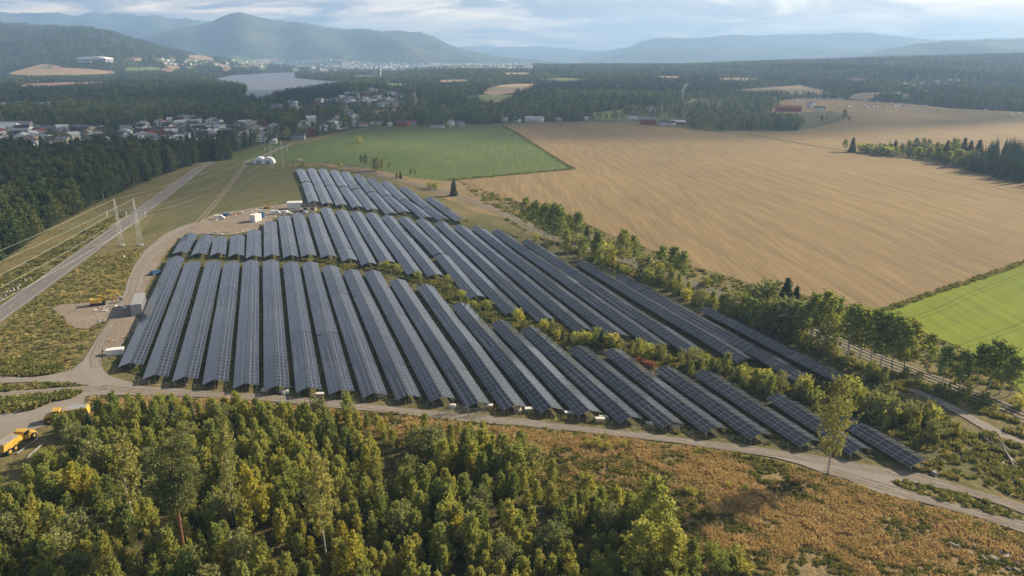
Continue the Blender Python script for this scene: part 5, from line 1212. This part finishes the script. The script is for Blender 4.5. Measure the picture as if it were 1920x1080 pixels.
weeds('weeds', PP([(-60, 704), (0, 704), (60, 706), (100, 700), (120, 690), (60, 678), (0, 672), (-60, 670)]), 2.0, .9, 1.8, 'dark tall weeds at the edge of the waste ground', -.9)
weeds('weeds', PP([(-60, 610), (0, 572), (77, 518), (160, 459), (250, 395), (240, 392), (150, 440), (60, 490), (0, 520), (-60, 560)]), .6, .6, 1.3, 'grass on the verge between the asphalt road and the near wood', -.3)
weeds('weeds', POLY['verge'], .35, .6, 1.4, 'rough grass on the verge of the stubble field', -.2, .002, .5, CG)
X, Y = sample(POLY['park'], .5); ok = near_table(X, Y, 2.6) & ~near_table(X, Y, -.2); X, Y = X[ok], Y[ok]; kd = rng.integers(0, 5, len(X))
scatter('weeds', np.stack([X, Y, 0 * X], -1), WD, 6, rng.uniform(.3, .75, len(X)), kd, 'short weeds in the lanes between the tables')
for ln, lb in (([(942, 236), (970, 250), (1000, 270), (1050, 302), (1075, 317)], 'grassy margin between the green field and the stubble'), ([(1075, 317), (930, 330), (840, 338)], 'grassy lower margin of the green field'), ([(1640, 588), (1760, 547), (1860, 514), (1960, 478)], 'weedy margin between the stubble and the bright green field')):
    weeds('weeds', ribbon(densify(PP(ln)), 2.6, 0), 1.6, .5, 1.3, lb, -.9, 0)
# spoil of low shrubs in the dry slope
for px, py, h, w in [(1120, 838, 1.4, 2.2), (1140, 842, 1.2, 2.2), (1105, 836, 1.0, 2.0), (1170, 838, 1.0, 1.8), (1365, 915, 1.0, 1.6), (1398, 920, 1.0, 1.4), (1298, 930, 1.2, 1.8), (1290, 925, 1.1, 2), (1380, 1050, 1.8, 2), (1335, 1045, 2.2, 1.5), (1350, 1070, 2.4, 1.5), (1395, 1075, 1.6, 2), (1090, 900, 1.3, 1.2), (1195, 945, 1.2, 1.2)]:
    plant('bush', P(px, py), h * 1.2, 'low green bush growing in the dry grass slope', 'bushes on the dry slope', wide=w * .6)

# ------------------------------------------------------------------ site objects
def frame(px, py, rz, name, s=1.0):
    return empty(name, P(px, py), rz, s)


def wheel(o, x, y, r, w, hub='grey', axis='y'):
    m = MB(); a = (x, y - w / 2, r) if axis == 'y' else (x - w / 2, y, r); b = (x, y + w / 2, r) if axis == 'y' else (x + w / 2, y, r)
    t = m.tube(a, b, r, n=14).obj('wheel', M['black'], o); h = MB(); d = .02
    a2 = (a[0], a[1] - d, a[2]) if axis == 'y' else (a[0] - d, a[1], a[2]); b2 = (b[0], b[1] + d, b[2]) if axis == 'y' else (b[0] + d, b[1], b[2])
    hb = h.tube(a2, b2, r * .5, n=10).obj('rim', M[hub], t)


def dump_truck(px, py, rz, label, load=True):
    o = frame(px, py, rz, 'dump_truck', .84)   # faces +x
    m = MB(); m.prism([(-5.6, 1.5), (-5.2, 3.1), (.2, 3.1), (.5, 1.9), (-.6, 1.3)], -1.5, 1.5); body = m.obj('dump_body', M['yellow'], o)
    MB().box((-2.6, 0, 3.12), (4.9, 2.5, .12)).obj('load', M['stone'] if load else M['grey'], o)
    MB().prism([(1.2, 1.0), (1.2, 3.3), (2.9, 3.3), (3.1, 2.2), (3.1, 1.0)], -1.3, 1.3).obj('cab', M['yellow'], o)
    MB().box((2.1, 0, 2.7), (1.75, 2.66, .8)).obj('cab_window', M['window'], o)
    MB().prism([(3.1, 1.0), (3.1, 2.2), (4.8, 2.0), (5.1, 1.2), (5.1, .9)], -1.2, 1.2).obj('hood', M['yellow'], o)
    MB().box((-1.2, 0, 1.0), (8.2, .9, .5)).obj('chassis', M['grey'], o)
    MB().box((5.2, 0, .9), (.25, 2.7, .5)).obj('bumper', M['grey'], o)
    for x in (3.9, -2.1, -4.0):
        for sg in (-1, 1): wheel(o, x, sg * 1.35, .82, .6, 'yellow')
    return tag(o, label, 'dump truck', 'yellow dump trucks')


def excavator(px, py, rz, label, s=1.0, aim=1):
    o = frame(px, py, rz, 'excavator', s)
    for sg in (-1, 1):
        MB().prism([(-1.9, 0), (1.9, 0), (2.3, .4), (1.9, .85), (-1.9, .85), (-2.3, .4)], sg * 1.2 - .28, sg * 1.2 + .28).obj('track', M['black'], o)
    MB().box((0, 0, .7), (2.2, 2, .5)).obj('undercarriage', M['grey'], o)
    MB().box((-.7, 0, 1.7), (3.0, 2.7, 1.2), taper=.93).obj('body', M['yellow'], o)
    c = MB().box((.9, .75, 2.1), (1.4, 1.1, 1.8), taper=.9).obj('cab', M['yellow'], o); MB().box((.95, .75, 2.35), (1.42, 1.0, 1.0)).obj('cab_window', M['window'], o)
    m = MB(); m.box((0, 0, 0), (.1, .1, .1)); m = MB()
    m.tube((.9, -.3, 1.6), (3.0, -.3, 4.4), .26, .24, 6).tube((3.0, -.3, 4.4), (5.6, -.3, 4.3), .24, .2, 6); m.obj('boom', M['yellow'], o)
    MB().tube((5.6, -.3, 4.5), (6.9, -.3, 1.8), .2, .14, 6).obj('stick', M['yellow'], o)
    MB().prism([(6.4, 1.9), (7.3, 1.9), (7.4, 1.0), (6.7, .5), (6.0, 1.0)], -.9, .3).obj('bucket', M['grey'], o)
    return tag(o, label, 'excavator')


def container(px, py, rz, name, label, cat, L=6, W=2.5, H=2.6, wall='white', roof='white', door=True):
    o = frame(px, py, rz, name); m = MB(); m.box((0, 0, H / 2 + .15), (L, W, H))
    MB().box((0, 0, H + .19), (L + .08, W + .08, .1)).obj('roof', M[roof], o)
    r = m
    for i in range(int(L / .5)):
        for sg in (-1, 1): r.box((-L / 2 + .25 + i * .5, sg * (W / 2 + .02), H / 2 + .15), (.18, .06, H - .3))
    m.obj('wall', M[wall], o)
    if door: MB().box((L / 2 + .03, 0, H / 2 + .1), (.06, W * .8, H * .85)).obj('door', M['grey'], o)
    MB().box((0, 0, .09), (L * .96, W * .9, .17)).obj('skid', M['grey'], o)
    return tag(o, label, cat)


def car(px, py, rz, paint, label, van=False):
    o = frame(px, py, rz, 'parked_van' if van else 'parked_car')
    if van: pr = [(-2.4, .4), (-2.4, 1.9), (-2.2, 2.1), (1.0, 2.1), (1.7, 1.3), (2.4, 1.1), (2.5, .4)]
    else: pr = [(-2.2, .4), (-2.2, .95), (-1.8, 1.0), (-1.3, 1.45), (.5, 1.48), (1.2, 1.0), (2.1, .85), (2.2, .4)]
    MB().prism(pr, -.9, .9).obj('body', M[paint], o)
    MB().prism([(-1.25 if not van else .2, 1.02), (-1.15 if not van else .2, 1.40 if not van else 1.95), (.42 if not van else .95, 1.42 if not van else 1.95), (1.05 if not van else 1.5, 1.02 if not van else 1.4)], -.92, .92).obj('side_window', M['window'], o)
    for x in (-1.4, 1.4):
        for sg in (-1, 1): wheel(o, x, sg * .82, .34, .22)
    for sg in (-1, 1): MB().box((2.2 if not van else 2.45, sg * .6, .75), (.08, .3, .18)).obj('headlight', M['white'], o)
    return tag(o, label, 'van' if van else 'car')


_a, _b = P(10, 842), P(56, 812); dump_truck(33, 836, math.atan2(_b.y - _a.y, _b.x - _a.x), 'large yellow articulated dump truck parked beside the young wood')
dump_truck(126, 786, R(200), 'yellow dump truck half hidden behind the saplings by the dirt road', False)
excavator(184, 572, R(28), 'yellow excavator digging beside the trench on the waste ground')
excavator(501, 391, R(10), 'small orange excavator parked behind the site stores', .7)
MB
_a, _b = P(257, 594), P(267, 566); container(262, 581, math.atan2(_b.y - _a.y, _b.x - _a.x), 'site_container', 'long grey roofed container beside the first solar table', 'container', 12.2, 3.0, 3.6, 'grey', 'grey')
container(553, 391, R(8), 'site_container', 'white site cabin left of the dark roofed hut', 'container', 7.4, 4.8, 3.4)
container(480, 415, R(70), 'site_container', 'small white cabin beside the blue tank', 'container', 5, 3.2, 3.4)
container(217, 664, R(18), 'site_container', 'low white container by the rubble at the road fork', 'container', 4.2, 2.0, 1.4)
p = P(580, 395); ms = house_meshes(7, 5, 2.8, 'cream', 'dark'); o = empty('site_hut', p, R(100)); w_ = link('wall', ms[0], o); link('roof', ms[1], o); windows(ms[3], w_); tag(o, 'cream hut with dark roof at the foot of the farthest tables', 'hut')
o = frame(491, 408, 0, 'water_tank'); MB().tube((0, 0, .1), (0, 0, 2.7), 1.5, n=16).obj('tank', M['blue'], o); MB().tube((0, 0, 2.7), (0, 0, 2.95), .5, n=10).obj('lid', M['blue'], o); tag(o, 'dark blue water tank right of the small white cabin', 'tank')
for px, py, rz, pt, lb, v in [(517, 402, .3, 'white', 'white van with dark nose parked above the middle block', True), (535, 400, .1, 'white', 'white car beside the spoil heap', False), (541, 403, .4, 'bag', 'light car right behind the white car', False), (568, 399, 1.4, 'black', 'black car parked in front of the hut', False), (573, 400, 1.5, 'grey', 'grey car right of the black car by the hut', False), (412, 411, .2, 'white', 'white pickup at the left end of the storage yard', True), (420, 406, .5, 'blue', 'blue car in the storage yard', False), (427, 404, .6, 'grey', 'grey car in the storage yard', False), (292, 514, 1.2, 'blue', 'small blue white car parked beside the first table', False), (561, 302, .3, 'white', 'white car near the far corner of the park', False), (466, 307, .4, 'white', 'white car on the field track', False)]: car(px, py, rz, pt, lb, v)
# white field tents
for px, py, r_, lb in ((488, 306, .1, 'left white arched tent with an open front beside the field track'), (504, 306, .15, 'right white arched tent beside the field track')):
    o = frame(px, py, r_, 'arched_tent'); pr = [(4.6 * math.cos(math.pi * i / 12), 4.8 * math.sin(math.pi * i / 12)) for i in range(13)]
    MB().prism(pr, -4, 4).obj('cover', M['film'], o); MB().box((0, -4.05, 1.3), (3.6, .1, 2.6)).obj('opening', M['grey'], o); tag(o, lb, 'tent')
# stores, rubble and boards in the yard
def pile(px, py, n, w, mats, label, name='rubble_pile', cat='pile', h=.5, seed=0):
    rs = random.Random(seed + int(px)); m = MB()
    for i in range(n): m.box((rs.gauss(0, w * .5), rs.gauss(0, w * .3), h * rs.uniform(.15, .7)), (rs.uniform(.3, 1.1) * w * .35, rs.uniform(.3, 1) * w * .2, rs.uniform(.15, .6) * h), rs.uniform(0, 3), mi=rs.randrange(len(mats)), taper=.75)
    return tag(m.obj(name, [M[k] for k in mats], None, P(px, py)), label, cat, 'heaps of site material')
for px, py, n, w, mt, lb in [(440, 402, 16, 5, ['rust', 'wood'], 'heap of rusty reinforcement in the storage yard'), (452, 400, 14, 4, ['rust', 'grey'], 'brown steel heap right of the reinforcement'), (475, 396, 12, 5, ['wood', 'grey', 'bag'], 'stack of boards and bags in the storage yard'), (483, 393, 8, 5, ['white', 'bag'], 'long white sheets laid on the grass'), (515, 387, 5, 4, ['fargreen', 'grey'], 'green crate on the grass left of the white cabin'), (400, 413, 5, 4, ['bag', 'wood'], 'pale boards at the left end of the storage yard'), (505, 407, 9, 4, ['bag', 'stone'], 'loose stones by the track behind the middle block'),
                         (415, 438, 16, 6, ['grey', 'black', 'bag'], 'dark heap behind the short tables of the middle block'), (464, 433, 6, 4, ['bag', 'wood'], 'light boards behind the fifth table of the middle block'), (205, 578, 14, 5, ['stone', 'bag'], 'white grey rubble beside the yellow excavator'), (222, 562, 6, 3, ['redpaint', 'bag'], 'red and white barrier parts beside the track'), (272, 568, 8, 3, ['redpaint', 'bag'], 'red material right of the long container'), (232, 481, 5, 2.5, ['bag'], 'white sack by the dirt road'), (262, 478, 5, 3, ['bag', 'stone'], 'pale stones below the power line'), (247, 500, 4, 2, ['redpaint'], 'red marker block beside the dirt track'), (195, 602, 8, 3, ['stone', 'grey'], 'broken concrete at the end of the trench'),
                         (200, 655, 9, 2.4, ['bag', 'wood', 'rust'], 'white and brown scrap left of the low container'), (210, 640, 6, 2.4, ['wood', 'rust'], 'orange brown boards above the low container'), (1800, 1028, 12, 3, ['stone', 'bark'], 'pile of grey boards at the lower right'), (1890, 1050, 30, 5, ['stone', 'bark', 'grey'], 'dark stone heap at the lower right corner'), (170, 1000, 26, 4.5, ['wood', 'bark'], 'brush pile in a gap of the young wood'), (1565, 905, 5, 1.6, ['stone'], 'flat grey stone by the gravel junction')]:
    if mt[0] == 'fargreen': mt = ['fargreen', 'grey']
    pile(px, py, n, w, mt, lb)
# white rocks along the asphalt road
for i, (px, py) in enumerate([(3, 563), (10, 557), (13, 551), (25, 545), (33, 542), (36, 538), (48, 528), (56, 524), (20, 549)]):
    m = MB(); m.box((0, 0, .5), (1.1, .7, 1.1), rnd.uniform(0, 3), taper=.5); tag(m.obj('boulder', M['stone'], None, P(px, py)), 'pale upright stone on the verge of the asphalt road', 'stone', 'stones along the asphalt road')
# combiner boxes and bags at the ends of the tables
def crate(px, py, rz, label):
    o = frame(px, py, rz, 'wooden_crate'); MB().box((0, 0, .55), (2.0, 1.0, .8)).obj('box', M['wood'], o); m = MB()
    for x in (-.85, 0, .85): m.box((x, 0, .06), (.12, 1.0, .14))
    m.obj('pallet_foot', M['wood'], o); MB().box((0, 0, .98), (2.06, 1.06, .05)).obj('lid', M['bag'], o); return tag(o, label, 'crate', 'crates at the table ends')
for i, (px, py, lb) in enumerate([(600, 744, 'pale crate below the gap between the seventh and eighth front tables'), (916, 766, 'pale crate right of the mesh gate'), (992, 772, 'pale crate beside the white drum sack'), (1067, 779, 'pale crate below the fifteenth front table'), (1125, 791, 'pale crate below the white sacks'), (1265, 804, 'pale crate below the eighteenth front table'), (715, 745, 'pale crate below the ninth front table')]): crate(px, py, R(rnd.uniform(-5, 12)), lb)
for px, py, lb in [(530, 737, 'white sacks below the sixth front table'), (537, 737, 'big white sack right of its neighbour below the sixth front table'), (646, 745, 'white sack below the eighth front table'), (972, 769, 'round white sack left of the crate'), (1128, 783, 'heap of white sacks behind the pale crate'), (1137, 785, 'white sack at the right of the heap'), (1217, 796, 'white and brown sack below the seventeenth front table'), (497, 733, 'white sack with a dark cover below the fifth front table'), (847, 764, 'white sack behind the mesh gate'), (1505, 835, 'grey stone between the last front tables'), (1748, 890, 'small white stone beside the road verge')]:
    m = MB(); rs = random.Random(int(px))
    for _ in range(3): m.box((rs.uniform(-.5, .5), rs.uniform(-.3, .3), .35), (rs.uniform(.8, 1.3), rs.uniform(.6, .9), rs.uniform(.5, .8)), rs.uniform(0, 3), taper=.7)
    tag(m.obj('sack', M['bag'] if 'stone' not in lb else M['stone'], None, P(px, py)), lb, 'stone' if 'stone' in lb else 'sack')
# mesh gate and panels
o = frame(858, 779, R(-4), 'mesh_gate'); 
for nm, x0, x1, h, mt in (('left_panel', -4.2, -2.5, 1.9, 'alu'), ('right_panel', 2.6, 6.2, 1.9, 'alu')):
    m = MB(); x = x0
    while x <= x1: m.tube((x, 0, 0), (x, 0, h), .015 if (x - x0) % 1.7 > .2 else .04, n=4); x += .16
    for z in (.1, h / 2, h): m.tube((x0, 0, z), (x1, 0, z), .025, n=4)
    m.obj('panel', M[mt], o)
m = MB()
for i in range(24): m.tube((-2.4 + i * .2, .9, 0), (-2.4 + i * .2, .9, 2.0), .015, n=4)
for z in (.1, .6, 1.1, 1.6, 2.0): m.tube((-2.4, .9, z), (2.4, .9, z), .03, n=4)
m.obj('gate_leaf', M['alu'], o)
for x in (-4.2, -2.5, 2.5, 6.2): MB().tube((x, 0, 0), (x, 0, 2.1), .06, n=6).obj('post', M['alu'], o)
tag(o, 'galvanised mesh gate with side panels opening onto the gravel road', 'gate')
# wire fence along the road
fl = densify(PP([(250, 722), (290, 727), (400, 735), (560, 746), (660, 754), (760, 763), (820, 768)]), 3); fr = densify(PP([(905, 776), (1000, 785), (1100, 797), (1200, 809), (1300, 822), (1400, 833), (1480, 845), (1560, 857), (1640, 871)]), 4)
for pts, lb in ((fl, 'low wire fence along the gravel road left of the gate'), (fr, 'low wire fence along the gravel road right of the gate')):
    pts = [p + Vector((0, 1.0, 0)) for p in pts]; o = empty('wire_fence', pts[0]); m = MB()
    L = 0
    for a, b in zip(pts[:-1], pts[1:]):
        n = max(1, int((b - a).length / 4))
        for i in range(n):
            q = a.lerp(b, i / n) - pts[0]; MB().tube((q.x, q.y, 0), (q.x, q.y, 1.35), .05, n=5).obj('post', M['wood'], o)
    for a, b in zip(pts[:-1], pts[1:]):
        for z in (.35, .75, 1.2): m.tube(a - pts[0] + Vector((0, 0, z)), b - pts[0] + Vector((0, 0, z)), .012, n=3, cap=False)
    m.obj('wire', M['alu'], o); tag(o, lb, 'fence')
# rail fence by the track in the row of trees
for (x0, y0, x1, y1, lb) in [(1150, 490, 1190, 502, 'pale rail fence behind the spreading aspen'), (1225, 512, 1290, 532, 'pale rail fence behind the second aspen group')]:
    a, b = P(x0, y0), P(x1, y1); o = empty('rail_fence', a); d = b - a; n = int(d.length / 2.5)
    for i in range(n + 1): q = d * (i / n); MB().box((q.x, q.y, .6), (.12, .12, 1.2)).obj('post', M['wood'], o)
    m = MB(); [m.tube((0, 0, z), (d.x, d.y, z), .06, n=4) for z in (.4, .8, 1.1)]; m.obj('rail', M['wood'], o); tag(o, lb, 'fence')
# logs at the right
for i, (x0, y0, x1, y1) in enumerate([(1846, 812, 1905, 872), (1850, 806, 1898, 868), (1842, 822, 1893, 860), (1868, 822, 1900, 878), (1858, 815, 1890, 850)]):
    a, b = P(x0, y0), P(x1, y1); tag(MB().tube((a.x, a.y, .25 + .12 * i), (b.x, b.y, .3 + .1 * i), .09, .16, 6).obj('felled_log', M['stone']), 'bleached felled trunk in the heap beside the dirt track', 'log', 'felled trunks beside the dirt track')
for (x0, y0, x1, y1, lb) in [(1868, 882, 1884, 864, 'short bleached log below the heap of trunks'), (1882, 911, 1916, 899, 'single bleached log near the right edge'), (32, 852, 76, 820, 'dark beam lying beside the dump truck'), (48, 862, 84, 830, 'second beam lying beside the dump truck')]:
    a, b = P(x0, y0), P(x1, y1); tag(MB().tube((a.x, a.y, .2), (b.x, b.y, .2), .16, .13, 6).obj('log', M['stone'] if x0 > 100 else M['grey']), lb, 'log')
# field post
tag(MB().tube((0, 0, 0), (0, 0, 4.6), .09, n=6).obj('wooden_post', M['bark'], None, P(1358, 545)), 'single dark post on the edge of the stubble field', 'post')

# ------------------------------------------------------------------ power line
def tower(px, py, hgt, rz, label):
    p = P(px, py); o = empty('power_pylon', p, rz)
    for sg in (-1, 1):
        m = MB(); hb, ht = .85, .18; x0 = sg * 4.0
        for a in ((-1, -1), (1, -1), (1, 1), (-1, 1)): m.tube((x0 + a[0] * hb, a[1] * hb, 0), (x0 + a[0] * ht, a[1] * ht, hgt), .05, n=4)
        n = 13
        for i in range(n):
            t0, t1 = i / n, (i + 1) / n; r0 = hb + (ht - hb) * t0; r1 = hb + (ht - hb) * t1
            for a, b in (((-1, -1), (1, -1)), ((1, -1), (1, 1)), ((1, 1), (-1, 1)), ((-1, 1), (-1, -1))):
                if i % 2: a, b = b, a
                m.tube((x0 + a[0] * r0, a[1] * r0, hgt * t0), (x0 + b[0] * r1, b[1] * r1, hgt * t1), .03, n=3, cap=False)
        m.obj('mast', M['steel'], o); MB().box((x0, 0, .15), (1.9, 1.9, .3)).obj('footing', M['grey'], o)
    m = MB()
    for z in (hgt * .78, hgt * .74): m.tube((-8.4, .2, z), (8.4, .2, z), .07, n=4); m.tube((-8.4, -.2, z), (8.4, -.2, z), .07, n=4)
    for i in range(12): m.tube((-8.4 + i * 1.4, 0, hgt * (.78 if i % 2 else .74)), (-7 + i * 1.4, 0, hgt * (.74 if i % 2 else .78)), .03, n=3)
    m.obj('crossarm', M['steel'], o)
    for x in (-8, 0, 8): MB().tube((x, 0, hgt * .74), (x, 0, hgt * .74 - 2.2), .13, n=8).obj('insulator', M['film'], o)
    tag(o, label, 'pylon', 'pylons of the power line'); c, s = math.cos(rz), math.sin(rz)
    att = [(x, hgt * .74 - 2.2) for x in (-8, 0, 8)] + [(-4, hgt), (4, hgt)]
    return [Vector((p.x + x * c, p.y + x * s, z)) for x, z in att]
b, h = px_height(260, 461, 374)
t0 = P(247, 460); t2 = P(520, 318); dirn = (t2 - t0); rz = math.atan2(dirn.y, dirn.x) - math.pi / 2
a0_ = P(228, 462); a1_ = P(262, 457)
at1 = tower(246, 460, h, rz, 'twin lattice pylon between the asphalt road and the dirt road')
at2 = tower(521, 316, h, rz, 'distant twin lattice pylon beside the field track')
dn = dirn.normalized(); t3 = t0 - dn * 215
o = [v - dirn - dn * 0 for v in at1]
at3 = [v - dn * 250 for v in at1]
for i, (a, b_) in enumerate([(at1[k], at3[k]) for k in range(5)] + [(at1[k], at2[k]) for k in range(5)]):
    m = MB(); n = 22; pr = None
    for k in range(n + 1):
        t = k / n; q = a.lerp(b_, t); q.z -= 4 * (5.5 if i < 5 else 7) * t * (1 - t) * (1 if (i % 5) < 3 else .6)
        if pr is not None: m.tube(pr, q, .032 if i < 3 else .024 if i < 5 else .010, n=4, cap=False)
        pr = q
    tag(m.obj('power_line', M['wire']), ('power wire' if i % 5 < 3 else 'thin upper wire') + (' running down to the left from the near pylon' if i < 5 else ' running from the near pylon to the distant one'), 'wire', 'wires of the power line')

# ------------------------------------------------------------------ bales
BL = [(1492,191),(1507,187),(1526,188),(1536,187),(1551,187),(1559,187.5),(1566,187.5),(1572,186),(1576,187),(1580,189.5),(1620,190),(1625,191),(1644.5,193),(1669.5,195),(1575,204),(1590,202.5),(1596,202.5),(1617,200),(1622,199.5),(1625.5,202.5),(1636,202),(1644,202),(1662,202),(1677.5,201),(1682,201),(1686,199),(1703,199.5),(1713,200.5),(1715,207),(1730,201),(1736,201),(1760,206),(1816,214),(1846,208),(1895,218),(1909,214)]
m = MB(); m.tube((-.75, 0, .8), (.75, 0, .8), .8, n=14); bm_ = m.mesh('straw_bale', M['film']); smooth(bm_)
for px, py in BL:
    o = link('straw_bale', bm_, None, P(px, py)); o.rotation_euler = (0, 0, rnd.uniform(0, 3)); o.scale = (2.0, 1.9, 1.7); tag(o, 'white wrapped bale lying on the far stubble field', 'bale', 'white bales on the far stubble field')

# ------------------------------------------------------------------ smoke and haze
m, nt, b = mat_base('smoke'); nt.nodes.remove(b); v = nt.nodes.new('ShaderNodeVolumePrincipled'); v.inputs['Density'].default_value = .05; v.inputs['Color'].default_value = (.85, .92, 1, 1); nt.links.new(v.outputs[0], nt.nodes['Material Output'].inputs['Volume'])
base = P(1272, 195); bmm = bmesh.new(); prev = None; rings = []
for i in range(14):
    t = i / 13; z = 34 * t; r = .6 + 3.8 * t ** 1.1; cx_ = 2 + 9 * t + 2 * math.sin(t * 7); ring = []
    for k in range(12):
        a = k * math.pi / 6; rr_ = r * (1 + .35 * noise.noise(Vector((math.cos(a), math.sin(a), t * 6)))); ring.append(bmm.verts.new((cx_ + math.cos(a) * rr_, math.sin(a) * rr_, z)))
    rings.append(ring)
for r0, r1 in zip(rings[:-1], rings[1:]):
    for k in range(12): bmm.faces.new((r0[k], r0[(k + 1) % 12], r1[(k + 1) % 12], r1[k]))
bmm.faces.new(rings[0][::-1]); bmm.faces.new(rings[-1]); me = bpy.data.meshes.new('smoke'); bmm.to_mesh(me); bmm.free(); me.materials.append(m)
tag(link('smoke', me, None, base), 'thin blue white smoke rising from behind the farm', kind='stuff')

m, nt, b = mat_base('haze'); nt.nodes.remove(b); v = nt.nodes.new('ShaderNodeVolumePrincipled'); v.inputs['Density'].default_value = 1.6e-4; v.inputs['Color'].default_value = (.40, .64, 1, 1); v.inputs['Anisotropy'].default_value = .2
nt.links.new(v.outputs[0], nt.nodes['Material Output'].inputs['Volume'])
zt = float(ZZ.max()) + 20
o = MB().box((0, 7400, (zt - 1) / 2), (52000, 17600, zt + 1)).obj('haze', m); o['kind'] = 'stuff'
m, nt, b = mat_base('shade_cloud'); nt.nodes.remove(b); d_ = nt.nodes.new('ShaderNodeBsdfDiffuse'); d_.inputs[0].default_value = (.8, .8, .82, 1); tp_ = nt.nodes.new('ShaderNodeBsdfTransparent'); mx_ = nt.nodes.new('ShaderNodeMixShader'); mx_.inputs[0].default_value = .72; nt.links.new(d_.outputs[0], mx_.inputs[1]); nt.links.new(tp_.outputs[0], mx_.inputs[2]); nt.links.new(mx_.outputs[0], nt.nodes['Material Output'].inputs[0])
def shade_cloud(gx, gy, rx, ry, rot, seed, z=1500, hz=130):  # unseen clouds, added above the view to shade the valley
    c = Vector((gx, gy, 0)) + S * (z / S.z); bm = bmesh.new(); bmesh.ops.create_icosphere(bm, subdivisions=6, radius=1)
    for v in bm.verts:
        n = v.co.copy(); k = 1 + .55 * noise.noise(n * 1.6 + Vector((seed, 0, 0))) + .25 * noise.noise(n * 4 + Vector((0, seed, 0))) + .12 * noise.noise(n * 10 + Vector((0, 0, seed)))
        x, y = n.x * rx * k, n.y * ry * k; v.co = (x * math.cos(rot) - y * math.sin(rot), x * math.sin(rot) + y * math.cos(rot), n.z * hz * k)
    me = bpy.data.meshes.new('shade_cloud'); bm.to_mesh(me); bm.free(); me.materials.append(m); smooth(me); o = link('shade_cloud', me, None, c); o['kind'] = 'structure'
shade_cloud(-560, 1050, 560, 470, .1, 1); shade_cloud(150, 1350, 700, 560, -.1, 2); shade_cloud(-1250, 1500, 500, 500, 0, 3); shade_cloud(1100, 1900, 800, 480, 0, 4)
shade_cloud(-600, 560, 290, 300, .9, 5)
def relabel():
    by = {}
    for o in COL.objects:
        if o.parent is None and o.get('label') and o.get('category'): by.setdefault((o['label'], o.get('group')), []).append(o)
    for (lb, g), L_ in by.items():
        if 1 < len(L_) <= 40 and len(lb.split()) <= 12:
            L_.sort(key=lambda o: proj(o.location.x, o.location.y, o.location.z)[0] if o.location.y > 20 else 0)
            for i, o in enumerate(L_): o['label'] = ORD[i] + ' from the left, ' + lb
relabel()
for o in COL.objects:
    if o.get('label') and len(o['label'].split()) > 16: o['label'] = ' '.join(o['label'].split()[:16])
print('objects', len(bpy.data.objects), 'tables', len(TABLES), 'bushes', nb, 'hill top', zt)
